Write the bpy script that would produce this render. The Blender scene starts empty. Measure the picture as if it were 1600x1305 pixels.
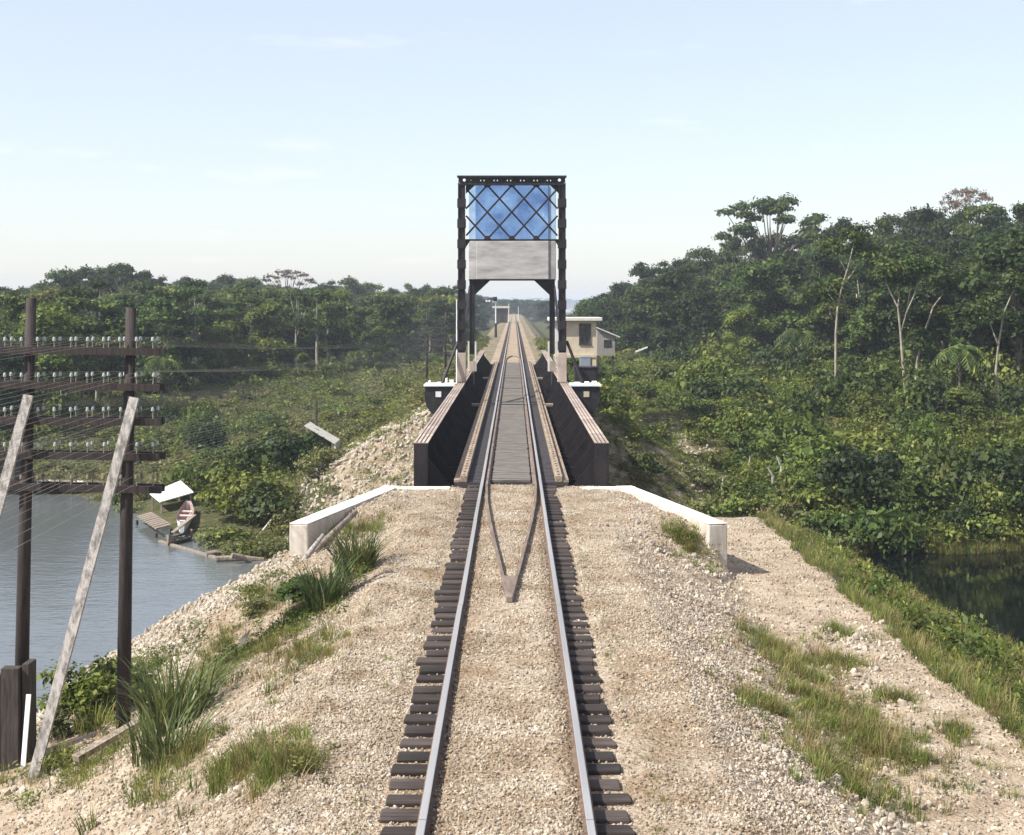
import bpy, bmesh, math, random
import numpy as np
from mathutils import Vector, Matrix, Euler

random.seed(7)
rng = np.random.default_rng(11)
SC = bpy.context.scene
COL = SC.collection
R = math.radians

# ------------------------------------------------------------------ camera
CAM_H = 4.7
FPX, VX, VY = 2400.0, 803.0, 475.0          # focal length and vanishing point in photo pixels
cd = bpy.data.cameras.new('camera'); cam = bpy.data.objects.new('camera', cd); COL.objects.link(cam)
CAM_X = .07
cam.location = (CAM_X, 0, CAM_H); cam.rotation_euler = (R(90), 0, 0)
cd.sensor_width = 36; cd.lens = 54.0
cd.shift_x = -3 / 1600; cd.shift_y = -177.5 / 1600
cd.clip_start = 0.1; cd.clip_end = 20000
SC.camera = cam

# ------------------------------------------------------------------ sky, sun, exposure
SUN_AZ, SUN_EL = 247.0, 46.0
w = bpy.data.worlds.new('World'); SC.world = w; w.use_nodes = True
nt = w.node_tree; bg = nt.nodes['Background']
sky = nt.nodes.new('ShaderNodeTexSky'); sky.sky_type = 'NISHITA'; sky.sun_disc = False
sky.sun_elevation = R(SUN_EL); sky.sun_rotation = R(SUN_AZ)
sky.air_density = 1.0; sky.dust_density = 0.8; sky.ozone_density = 2.6; sky.altitude = 0
tc = nt.nodes.new('ShaderNodeTexCoord')
mp = nt.nodes.new('ShaderNodeMapping'); mp.inputs['Scale'].default_value = (5, 5, 26)
nz = nt.nodes.new('ShaderNodeTexNoise'); nz.inputs['Scale'].default_value = 2.2; nz.inputs['Detail'].default_value = 6
cr = nt.nodes.new('ShaderNodeValToRGB'); cr.color_ramp.elements[0].position = .62; cr.color_ramp.elements[1].position = .80
cr.color_ramp.elements[1].color = (.3, .3, .3, 1)
mx = nt.nodes.new('ShaderNodeMixRGB'); mx.inputs[2].default_value = (6.5, 6.3, 6.1, 1)
nt.links.new(tc.outputs['Generated'], mp.inputs[0]); nt.links.new(mp.outputs[0], nz.inputs['Vector'])
nt.links.new(nz.outputs['Fac'], cr.inputs[0]); nt.links.new(cr.outputs[0], mx.inputs[0])
veil = nt.nodes.new('ShaderNodeMixRGB'); veil.inputs[0].default_value = .40; veil.inputs[2].default_value = (5.7, 5.4, 5.6, 1)   # thin even high haze over the whole sky
nt.links.new(sky.outputs[0], veil.inputs[1]); nt.links.new(veil.outputs[0], mx.inputs[1]); nt.links.new(mx.outputs[0], bg.inputs[0])
bg.inputs[1].default_value = 0.12
sd = bpy.data.lights.new('sun', 'SUN'); sun = bpy.data.objects.new('sun', sd); COL.objects.link(sun)
sd.energy = 5.0; sd.angle = R(0.53); sd.color = (1, .965, .90)
sdir = Vector((math.sin(R(SUN_AZ)) * math.cos(R(SUN_EL)), math.cos(R(SUN_AZ)) * math.cos(R(SUN_EL)), math.sin(R(SUN_EL))))
sun.rotation_euler = sdir.to_track_quat('Z', 'Y').to_euler(); sun.location = (-40, -10, 60)
SC.view_settings.view_transform = 'Standard'; SC.view_settings.look = 'None'
SC.view_settings.exposure = 0.70; SC.view_settings.gamma = 1.0; SC.view_settings.use_curve_mapping = False
SC.cycles.use_denoising = True
SC.cycles.max_bounces = 6; SC.cycles.diffuse_bounces = 3; SC.cycles.glossy_bounces = 3
SC.cycles.transmission_bounces = 3; SC.cycles.transparent_max_bounces = 4; SC.cycles.volume_bounces = 0
SC.cycles.sample_clamp_indirect = 4

def at(px, py, D):
    """photo pixel at distance D -> world point"""
    return Vector((CAM_X + (px - VX) * D / FPX, D, CAM_H - (py - VY) * D / FPX))

# ------------------------------------------------------------------ materials
def newmat(name):
    m = bpy.data.materials.new(name); m.use_nodes = True
    return m, m.node_tree, m.node_tree.nodes['Principled BSDF']

def mat(name, c1, c2, scale=4.0, rough=.8, metal=0.0, bump=.3, stretch=(1, 1, 1), detail=8, bscale=None, c3=None, rnd=0.0, spec=.3, bdist=.01, contrast=(.35, .65)):
    m, t, p = newmat(name); N = t.nodes; L = t.links
    tc = N.new('ShaderNodeTexCoord'); mp = N.new('ShaderNodeMapping'); mp.inputs['Scale'].default_value = stretch
    n1 = N.new('ShaderNodeTexNoise'); n1.inputs['Scale'].default_value = scale; n1.inputs['Detail'].default_value = detail; n1.inputs['Roughness'].default_value = .65
    L.new(tc.outputs['Object'], mp.inputs[0]); L.new(mp.outputs[0], n1.inputs['Vector'])
    r = N.new('ShaderNodeValToRGB'); e = r.color_ramp.elements
    e[0].position, e[1].position = contrast; e[0].color = (*c1, 1); e[1].color = (*c2, 1)
    if c3:
        x = e.new(min(.98, contrast[1] + .12)); x.color = (*c3, 1)
    L.new(n1.outputs['Fac'], r.inputs[0]); out = r.outputs[0]
    if rnd:
        oi = N.new('ShaderNodeObjectInfo'); mr = N.new('ShaderNodeMapRange'); mr.inputs[3].default_value = 1 - rnd; mr.inputs[4].default_value = 1 + rnd
        hs = N.new('ShaderNodeHueSaturation'); L.new(oi.outputs['Random'], mr.inputs[0]); L.new(mr.outputs[0], hs.inputs['Value']); L.new(out, hs.inputs['Color']); out = hs.outputs[0]
    L.new(out, p.inputs['Base Color'])
    p.inputs['Roughness'].default_value = rough; p.inputs['Metallic'].default_value = metal; p.inputs['Specular IOR Level'].default_value = spec
    if bump:
        n2 = N.new('ShaderNodeTexNoise'); n2.inputs['Scale'].default_value = bscale or scale * 4; n2.inputs['Detail'].default_value = 6
        L.new(mp.outputs[0], n2.inputs['Vector'])
        b = N.new('ShaderNodeBump'); b.inputs['Strength'].default_value = bump; b.inputs['Distance'].default_value = bdist
        L.new(n2.outputs['Fac'], b.inputs['Height']); L.new(b.outputs[0], p.inputs['Normal'])
    return m

def leafmat(name, dark, light, accent=None, trans=.3, rnd=.28, rough=.55):
    m, t, p = newmat(name); N = t.nodes; L = t.links
    a = N.new('ShaderNodeAttribute'); a.attribute_name = 'tint'
    r = N.new('ShaderNodeValToRGB'); e = r.color_ramp.elements
    e[0].position = 0; e[0].color = (*dark, 1); e[1].position = .92; e[1].color = (*light, 1)
    if accent:
        x = e.new(1.0); x.color = (*accent, 1)
    L.new(a.outputs['Fac'], r.inputs[0])
    oi = N.new('ShaderNodeObjectInfo'); mr = N.new('ShaderNodeMapRange'); mr.inputs[3].default_value = 1 - rnd; mr.inputs[4].default_value = 1 + rnd
    mh = N.new('ShaderNodeMapRange'); mh.inputs[3].default_value = .475; mh.inputs[4].default_value = .515
    hs = N.new('ShaderNodeHueSaturation'); L.new(oi.outputs['Random'], mr.inputs[0]); L.new(mr.outputs[0], hs.inputs['Value'])
    m2 = N.new('ShaderNodeMath'); m2.operation = 'MULTIPLY'; m2.inputs[1].default_value = 7.31
    m3 = N.new('ShaderNodeMath'); m3.operation = 'FRACT'; L.new(oi.outputs['Random'], m2.inputs[0]); L.new(m2.outputs[0], m3.inputs[0])
    L.new(m3.outputs[0], mh.inputs[0]); L.new(mh.outputs[0], hs.inputs['Hue']); L.new(r.outputs[0], hs.inputs['Color'])
    L.new(hs.outputs[0], p.inputs['Base Color']); p.inputs['Roughness'].default_value = rough; p.inputs['Specular IOR Level'].default_value = .25
    tr = N.new('ShaderNodeBsdfTranslucent'); L.new(hs.outputs[0], tr.inputs['Color'])
    ms = N.new('ShaderNodeMixShader'); ms.inputs[0].default_value = trans
    o = N['Material Output']; L.new(p.outputs[0], ms.inputs[1]); L.new(tr.outputs[0], ms.inputs[2]); L.new(ms.outputs[0], o.inputs['Surface'])
    return m

M = {}
def stain(t, col):
    N, L = t.nodes, t.links
    g = N.new('ShaderNodeNewGeometry'); sp = N.new('ShaderNodeSeparateXYZ'); L.new(g.outputs['Position'], sp.inputs[0])
    n = N.new('ShaderNodeTexNoise'); n.inputs['Scale'].default_value = .9; n.inputs['Detail'].default_value = 5; n.inputs['Roughness'].default_value = .7; L.new(g.outputs['Position'], n.inputs['Vector'])
    r = N.new('ShaderNodeValToRGB'); e = r.color_ramp.elements; e[0].position = .34; e[0].color = (.60, .52, .44, 1); e[1].position = .60; e[1].color = (1, 1, 1, 1); L.new(n.outputs['Fac'], r.inputs[0])
    m1 = N.new('ShaderNodeMixRGB'); m1.blend_type = 'MULTIPLY'; m1.inputs[0].default_value = .9; L.new(col, m1.inputs[1]); L.new(r.outputs[0], m1.inputs[2])
    a = N.new('ShaderNodeMath'); a.operation = 'ABSOLUTE'; L.new(sp.outputs['X'], a.inputs[0])
    d = N.new('ShaderNodeMath'); d.operation = 'SUBTRACT'; d.inputs[1].default_value = .77; L.new(a.outputs[0], d.inputs[0])
    d2 = N.new('ShaderNodeMath'); d2.operation = 'ABSOLUTE'; L.new(d.outputs[0], d2.inputs[0])
    mr = N.new('ShaderNodeMapRange'); mr.inputs[1].default_value = .08; mr.inputs[2].default_value = .36; mr.inputs[3].default_value = .75; mr.inputs[4].default_value = 0; L.new(d2.outputs[0], mr.inputs[0])
    mm = N.new('ShaderNodeMath'); mm.operation = 'MULTIPLY'; L.new(mr.outputs[0], mm.inputs[0]); L.new(n.outputs['Fac'], mm.inputs[1])
    m2 = N.new('ShaderNodeMixRGB'); m2.blend_type = 'MULTIPLY'; m2.inputs[2].default_value = (.42, .30, .22, 1); L.new(mm.outputs[0], m2.inputs[0]); L.new(m1.outputs[0], m2.inputs[1])
    return m2.outputs[0]
M['steel'] = mat('dark_steel', (.010, .008, .010), (.030, .023, .024), 2.0, .62, 0, .2, stretch=(1, 1, .6), c3=(.085, .052, .038))
M['steel_dusty'] = mat('dusty_steel', (.30, .23, .20), (.44, .36, .28), 1.4, .75, 0, .15, c3=(.36, .29, .31), rnd=.18)
M['rivet'] = mat('rivet_line', (.05, .04, .04), (.09, .07, .06), 3, .7)
M['rail_head'] = mat('polished_rail', (.42, .39, .36), (.60, .57, .53), 3, .34, .6, .03, stretch=(1, .05, 1))
M['rail_side'] = mat('rusty_rail', (.10, .065, .045), (.20, .14, .10), 8, .8, .1, .2)
M['guard'] = mat('rusty_guard_rail', (.13, .09, .07), (.26, .20, .16), 5, .7, .2, .15, stretch=(1, .2, 1))
M['sleeper'] = mat('creosoted_wood', (.026, .020, .018), (.075, .058, .050), 3, .85, 0, .7, stretch=(.5, 6, 6), c3=(.20, .17, .145), rnd=.5)
M['timber'] = mat('weathered_timber', (.17, .125, .09), (.36, .28, .20), 3, .85, 0, .4, stretch=(6, .4, 6), rnd=.1)
M['deck'] = mat('deck_planks', (.10, .088, .075), (.21, .185, .155), 2.2, .85, 0, .4, stretch=(1, 3, 3), rnd=.1)
M['bridge_tie'] = mat('bridge_tie_wood', (.03, .028, .032), (.07, .062, .062), 3, .85, 0, .3, stretch=(1, 5, 5))
M['concrete'] = mat('white_concrete', (.56, .51, .43), (.74, .70, .62), 1.6, .9, 0, .3, c3=(.50, .43, .34), bscale=20, contrast=(.3, .62))
M['concrete_stain'] = mat('stained_concrete', (.40, .34, .28), (.60, .54, .46), 1.4, .9, 0, .3, stretch=(2, 2, .5), bscale=20, c3=(.30, .24, .20))
M['cw_grey'] = mat('counterweight_concrete', (.26, .24, .235), (.50, .47, .44), .8, .9, 0, .3, stretch=(.7, 1, 2.6), c3=(.64, .60, .55), contrast=(.30, .62))
M['cw_side'] = mat('counterweight_side', (.26, .24, .22), (.42, .39, .36), 1.3, .9, 0, .25, stretch=(1, 1, 1.6))
M['cw_blue'] = mat('blue_counterweight', (.055, .12, .30), (.19, .33, .56), .85, .8, 0, .3, c3=(.44, .54, .66), contrast=(.30, .62))
M['cw_blue_side'] = mat('pale_blue_side', (.26, .40, .56), (.42, .54, .66), 1.2, .8, 0, .2)
M['pole'] = mat('tarred_pole', (.022, .017, .016), (.055, .042, .038), 4, .8, 0, .4, stretch=(5, 5, .4))
M['brace'] = mat('grey_plank', (.16, .145, .13), (.46, .42, .38), 4, .9, 0, .5, stretch=(3, 3, .8), c3=(.10, .09, .08), contrast=(.38, .60))
M['old_wood'] = mat('old_wood', (.14, .11, .085), (.33, .27, .21), 3, .9, 0, .5, stretch=(4, 4, 1))
M['dark_wood'] = mat('dark_wood', (.03, .025, .022), (.08, .065, .055), 4, .9, 0, .4, stretch=(5, 5, .5))
M['glass_ins'] = mat('pale_insulator', (.28, .32, .31), (.46, .50, .48), 3, .25, 0, 0, spec=.6)
M['wire'] = mat('old_wire', (.16, .17, .15), (.30, .30, .27), 3, .6, .3, 0)
M['house'] = mat('buff_wall', (.50, .40, .28), (.62, .52, .38), 1.6, .85, 0, .15, c3=(.44, .35, .26))
M['house_side'] = mat('pale_board_wall', (.50, .50, .48), (.64, .64, .62), 2, .85, 0, .15)
M['roof_pale'] = mat('pale_roof', (.50, .47, .40), (.66, .63, .55), 2, .85, 0, .15)
M['shed'] = mat('grey_board', (.20, .18, .155), (.33, .30, .26), 3, .9, 0, .3, stretch=(4, 4, .5))
M['pane'] = mat('dark_pane', (.012, .012, .014), (.03, .03, .034), 2, .12, 0, 0, spec=.5)
M['white'] = mat('white_paint', (.70, .70, .68), (.82, .82, .80), 3, .7, 0, .1)
M['red'] = mat('faded_red_paint', (.30, .16, .14), (.42, .28, .25), 4, .7)
M['black'] = mat('black_paint', (.012, .011, .012), (.03, .027, .027), 3, .6)
M['bark'] = mat('bark', (.07, .055, .042), (.17, .14, .11), 3, .9, 0, .5, stretch=(3, 3, .6))
M['pale_bark'] = mat('pale_bark', (.19, .165, .115), (.38, .335, .25), 2, .85, 0, .4, stretch=(2, 2, .7), c3=(.13, .12, .08))
M['stone_plain'] = mat('limestone_chip', (.335, .275, .20), (.50, .435, .34), 6, .9, 0, .3, rnd=.34)
def stone_material(name, cols, lum):
    m, t, p = newmat(name); N = t.nodes; L = t.links
    oi = N.new('ShaderNodeObjectInfo'); r = N.new('ShaderNodeValToRGB'); e = r.color_ramp.elements
    e[0].position, e[0].color = 0, (*cols[0], 1); e[1].position, e[1].color = 1, (*cols[-1], 1)
    for i, c in enumerate(cols[1:-1]):
        x = e.new((i + 1) / (len(cols) - 1)); x.color = (*c, 1)
    L.new(oi.outputs['Random'], r.inputs[0])
    tc = N.new('ShaderNodeTexCoord'); n = N.new('ShaderNodeTexNoise'); n.inputs['Scale'].default_value = 3; n.inputs['Detail'].default_value = 5; L.new(tc.outputs['Object'], n.inputs['Vector'])
    mr = N.new('ShaderNodeMapRange'); mr.inputs[3].default_value = lum * .7; mr.inputs[4].default_value = lum * 1.3; L.new(n.outputs['Fac'], mr.inputs[0])
    hs = N.new('ShaderNodeHueSaturation'); L.new(mr.outputs[0], hs.inputs['Value']); L.new(r.outputs[0], hs.inputs['Color'])
    L.new(stain(t, hs.outputs[0]), p.inputs['Base Color']); p.inputs['Roughness'].default_value = .9; p.inputs['Specular IOR Level'].default_value = .2
    return m
M['stone'] = stone_material('limestone_chip', [(.15, .115, .085), (.32, .26, .19), (.43, .365, .275), (.50, .435, .34), (.38, .33, .265), (.58, .52, .425), (.26, .225, .185), (.46, .385, .285)], 1.04)
M['rock'] = mat('pale_rock', (.29, .24, .18), (.47, .41, .33), 3, .9, 0, .5, rnd=.28)
M['leaf_dark'] = leafmat('leaf_deep_green', (.009, .021, .006), (.050, .078, .018))
M['leaf_mid'] = leafmat('leaf_mid_green', (.017, .037, .008), (.100, .140, .026), (.17, .18, .04))
M['leaf_light'] = leafmat('leaf_light_green', (.040, .070, .012), (.180, .215, .038), (.29, .29, .065))
M['leaf_grey'] = leafmat('leaf_dry', (.08, .07, .04), (.20, .15, .10), (.30, .22, .17))
M['leaf_weed'] = leafmat('leaf_weed', (.060, .075, .022), (.200, .200, .065), (.40, .33, .18))
M['blade'] = leafmat('grass_blade', (.070, .110, .020), (.220, .250, .055), (.42, .36, .15), .35, .25)
M['blade_dry'] = leafmat('dry_grass_blade', (.130, .115, .040), (.330, .265, .105), (.50, .38, .20), .35, .25)
M['blade_long'] = leafmat('long_blade', (.040, .065, .018), (.160, .190, .060), (.34, .34, .17), .25, .2, .4)

# ground: cover given by vertex attributes (what lies there, not how it is lit)
def ground_material():
    m, t, p = newmat('ground_cover'); N = t.nodes; L = t.links
    tc = N.new('ShaderNodeTexCoord')
    def noise(s, d=6):
        n = N.new('ShaderNodeTexNoise'); n.inputs['Scale'].default_value = s; n.inputs['Detail'].default_value = d; n.inputs['Roughness'].default_value = .6
        L.new(tc.outputs['Object'], n.inputs['Vector']); return n
    def ramp(src, stops):
        r = N.new('ShaderNodeValToRGB'); e = r.color_ramp.elements
        e[0].position, e[0].color = stops[0][0], (*stops[0][1], 1); e[1].position, e[1].color = stops[-1][0], (*stops[-1][1], 1)
        for q, c in stops[1:-1]:
            x = e.new(q); x.color = (*c, 1)
        L.new(src, r.inputs[0]); return r.outputs[0]
    vor = N.new('ShaderNodeTexVoronoi'); vor.inputs['Scale'].default_value = 17; L.new(tc.outputs['Object'], vor.inputs['Vector'])
    vor2 = N.new('ShaderNodeTexVoronoi'); vor2.inputs['Scale'].default_value = 38; L.new(tc.outputs['Object'], vor2.inputs['Vector'])
    g1 = ramp(vor.outputs['Color'], [(.0, (.28, .22, .155)), (.5, (.39, .325, .245)), (1, (.49, .43, .345))])
    g2 = ramp(noise(.7).outputs['Fac'], [(.35, (.80, .72, .62)), (.6, (1, 1, 1))])
    gm = N.new('ShaderNodeMixRGB'); gm.blend_type = 'MULTIPLY'; gm.inputs[0].default_value = 1; L.new(g1, gm.inputs[1]); L.new(g2, gm.inputs[2])
    dirt = ramp(noise(1.6, 9).outputs['Fac'], [(.28, (.20, .145, .095)), (.5, (.35, .275, .195)), (.72, (.46, .385, .29))])
    grass = ramp(noise(2.3, 9).outputs['Fac'], [(.3, (.030, .036, .014)), (.55, (.075, .075, .030)), (.75, (.16, .125, .065))])
    def attr(n):
        a = N.new('ShaderNodeAttribute'); a.attribute_name = n; return a.outputs['Fac']
    def edge(a, amt):   # ragged border between covers
        mth = N.new('ShaderNodeMath'); mth.operation = 'MULTIPLY_ADD'; mth.inputs[1].default_value = amt; mth.inputs[2].default_value = -amt / 2
        L.new(noise(1.3, 8).outputs['Fac'], mth.inputs[0])
        ad = N.new('ShaderNodeMath'); ad.operation = 'ADD'; ad.use_clamp = True; L.new(a, ad.inputs[0]); L.new(mth.outputs[0], ad.inputs[1])
        r = N.new('ShaderNodeMapRange'); r.inputs[1].default_value = .3; r.inputs[2].default_value = .7; L.new(ad.outputs[0], r.inputs[0]); return r.outputs[0]
    m1 = N.new('ShaderNodeMixRGB'); L.new(edge(attr('gravel'), .9), m1.inputs[0]); L.new(dirt, m1.inputs[1]); L.new(stain(t, gm.outputs[0]), m1.inputs[2])
    m2 = N.new('ShaderNodeMixRGB'); L.new(edge(attr('green'), .9), m2.inputs[0]); L.new(m1.outputs[0], m2.inputs[1]); L.new(grass, m2.inputs[2])
    L.new(m2.outputs[0], p.inputs['Base Color']); p.inputs['Roughness'].default_value = .95; p.inputs['Specular IOR Level'].default_value = .15
    ad = N.new('ShaderNodeMath'); ad.operation = 'MULTIPLY_ADD'; ad.inputs[1].default_value = .4; L.new(vor2.outputs['Distance'], ad.inputs[0]); L.new(vor.outputs['Distance'], ad.inputs[2])
    b = N.new('ShaderNodeBump'); b.invert = True; b.inputs['Strength'].default_value = .8; b.inputs['Distance'].default_value = .035
    L.new(ad.outputs[0], b.inputs['Height']); L.new(b.outputs[0], p.inputs['Normal'])
    return m
M['ground'] = ground_material()

def water_material(name, col, bmp=.4, rgh=.05):
    m, t, p = newmat(name); N = t.nodes; L = t.links
    p.inputs['Base Color'].default_value = (*col, 1); p.inputs['Roughness'].default_value = rgh; p.inputs['IOR'].default_value = 1.45
    tc = N.new('ShaderNodeTexCoord'); mp = N.new('ShaderNodeMapping'); mp.inputs['Scale'].default_value = (.8, 1.5, 1)
    L.new(tc.outputs['Object'], mp.inputs[0])
    n = N.new('ShaderNodeTexNoise'); n.inputs['Scale'].default_value = 2.4; n.inputs['Detail'].default_value = 4; L.new(mp.outputs[0], n.inputs['Vector'])
    n2 = N.new('ShaderNodeTexNoise'); n2.inputs['Scale'].default_value = .35; n2.inputs['Detail'].default_value = 2; L.new(mp.outputs[0], n2.inputs['Vector'])
    mu = N.new('ShaderNodeMath'); mu.operation = 'MULTIPLY'; L.new(n.outputs['Fac'], mu.inputs[0]); L.new(n2.outputs['Fac'], mu.inputs[1])
    b = N.new('ShaderNodeBump'); b.inputs['Strength'].default_value = bmp; b.inputs['Distance'].default_value = .07
    L.new(mu.outputs[0], b.inputs['Height']); L.new(b.outputs[0], p.inputs['Normal'])
    return m
M['water'] = water_material('sky_paled_water', (.105, .115, .115), .5, .12)  # brightness of the reflected sky is put into this pale base colour
M['pool'] = water_material('shade_painted_pool_water', (.003, .004, .004), .07, .015)  # same river: bank shade and tree reflection put into the near-black base colour
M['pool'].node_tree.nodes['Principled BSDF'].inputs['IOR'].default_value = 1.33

# ------------------------------------------------------------------ mesh helpers
class MB:
    def __init__(s): s.v = []; s.f = []; s.mi = []
    def add(s, vs, fs, mi=0):
        o = len(s.v); s.v += [tuple(v) for v in vs]; s.f += [[o + i for i in f] for f in fs]; s.mi += [mi] * len(fs); return s
    def box(s, x0, x1, y0, y1, z0, z1, mi=0):
        vs = [(x0, y0, z0), (x1, y0, z0), (x1, y1, z0), (x0, y1, z0), (x0, y0, z1), (x1, y0, z1), (x1, y1, z1), (x0, y1, z1)]
        return s.add(vs, [(3, 2, 1, 0), (4, 5, 6, 7), (0, 1, 5, 4), (1, 2, 6, 5), (2, 3, 7, 6), (3, 0, 4, 7)], mi)
    def bar(s, a, b, w, h, up=(0, 0, 1), mi=0):
        a, b = Vector(a), Vector(b); d = (b - a).normalized(); u = Vector(up)
        if abs(d.dot(u)) > .98: u = Vector((0, 1, 0))
        sd_ = d.cross(u).normalized(); u = sd_.cross(d)
        vs = []
        for q in (a, b):
            for i, j in ((-1, -1), (1, -1), (1, 1), (-1, 1)): vs.append(q + sd_ * (i * w / 2) + u * (j * h / 2))
        return s.add(vs, [(3, 2, 1, 0), (4, 5, 6, 7), (0, 1, 5, 4), (1, 2, 6, 5), (2, 3, 7, 6), (3, 0, 4, 7)], mi)
    def tube(s, pts, rad, n=8, mi=0, jit=0):
        pts = [Vector(p) for p in pts]; o = len(s.v); k = len(pts)
        for i, p in enumerate(pts):
            d = (pts[min(i + 1, k - 1)] - pts[max(i - 1, 0)]).normalized()
            u = Vector((1, 0, 0)) if abs(d.x) < .9 else Vector((0, 1, 0))
            a = d.cross(u).normalized(); b = d.cross(a)
            for j in range(n):
                t = 2 * math.pi * j / n; r = rad[i] * (1 + (random.random() - .5) * jit)
                s.v.append(tuple(p + a * (math.cos(t) * r) + b * (math.sin(t) * r)))
        for i in range(k - 1):
            for j in range(n):
                s.f.append([o + i * n + j, o + i * n + (j + 1) % n, o + (i + 1) * n + (j + 1) % n, o + (i + 1) * n + j]); s.mi.append(mi)
        s.f.append([o + j for j in range(n)][::-1]); s.f.append([o + (k - 1) * n + j for j in range(n)]); s.mi += [mi, mi]
        return s
    def prism(s, poly, axis, a, b, mi=0):
        n = len(poly)
        def P(u, v, t): return {'x': (t, u, v), 'y': (u, t, v), 'z': (u, v, t)}[axis]
        vs = [P(u, v, a) for u, v in poly] + [P(u, v, b) for u, v in poly]
        return s.add(vs, [list(range(n))[::-1], list(range(n, 2 * n))] + [(i, (i + 1) % n, n + (i + 1) % n, n + i) for i in range(n)], mi)
    def mesh(s, name):
        me = bpy.data.meshes.new(name); me.from_pydata(s.v, [], s.f); me.update()
        bm = bmesh.new(); bm.from_mesh(me); bmesh.ops.recalc_face_normals(bm, faces=bm.faces); bm.to_mesh(me); bm.free()
        me.polygons.foreach_set('material_index', s.mi) if len(s.mi) == len(me.polygons) else None
        return me
    def build(s, name, mats, parent=None, smooth=False, bevel=0, origin=None):
        me = s.mesh(name)
        for m in (mats if isinstance(mats, (list, tuple)) else [mats]): me.materials.append(M[m] if isinstance(m, str) else m)
        if smooth: me.polygons.foreach_set('use_smooth', [True] * len(me.polygons))
        return link(name, me, parent, bevel, origin)

def link(name, me, parent=None, bevel=0, origin=None):
    o = bpy.data.objects.new(name, me); COL.objects.link(o)
    if parent: o.parent = parent
    if origin is not None: o.location = origin
    if bevel:
        b = o.modifiers.new('bevel', 'BEVEL'); b.width = bevel; b.segments = 2; b.limit_method = 'ANGLE'
    return o
def tag(o, label, cat, group=None, kind=None):
    o['label'] = label; o['category'] = cat
    if group: o['group'] = group
    if kind: o['kind'] = kind
    return o
def thing(name, label, cat, loc=(0, 0, 0), group=None, rz=0, kind=None):
    o = bpy.data.objects.new(name, None); COL.objects.link(o); o.location = loc; o.rotation_euler = (0, 0, rz); o.empty_display_size = .3
    return tag(o, label, cat, group, kind)
def np_mesh(name, V, F4, tint=None):
    me = bpy.data.meshes.new(name); nv, nf = len(V), len(F4); k = F4.shape[1]
    me.vertices.add(nv); me.vertices.foreach_set('co', np.asarray(V, np.float32).ravel())
    me.loops.add(nf * k); me.loops.foreach_set('vertex_index', F4.astype(np.int32).ravel())
    me.polygons.add(nf); me.polygons.foreach_set('loop_start', np.arange(0, nf * k, k, dtype=np.int32)); me.polygons.foreach_set('loop_total', np.full(nf, k, np.int32))
    me.update(calc_edges=True)
    if tint is not None:
        a = me.attributes.new('tint', 'FLOAT', 'FACE'); a.data.foreach_set('value', np.asarray(tint, np.float32))
    return me

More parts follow.
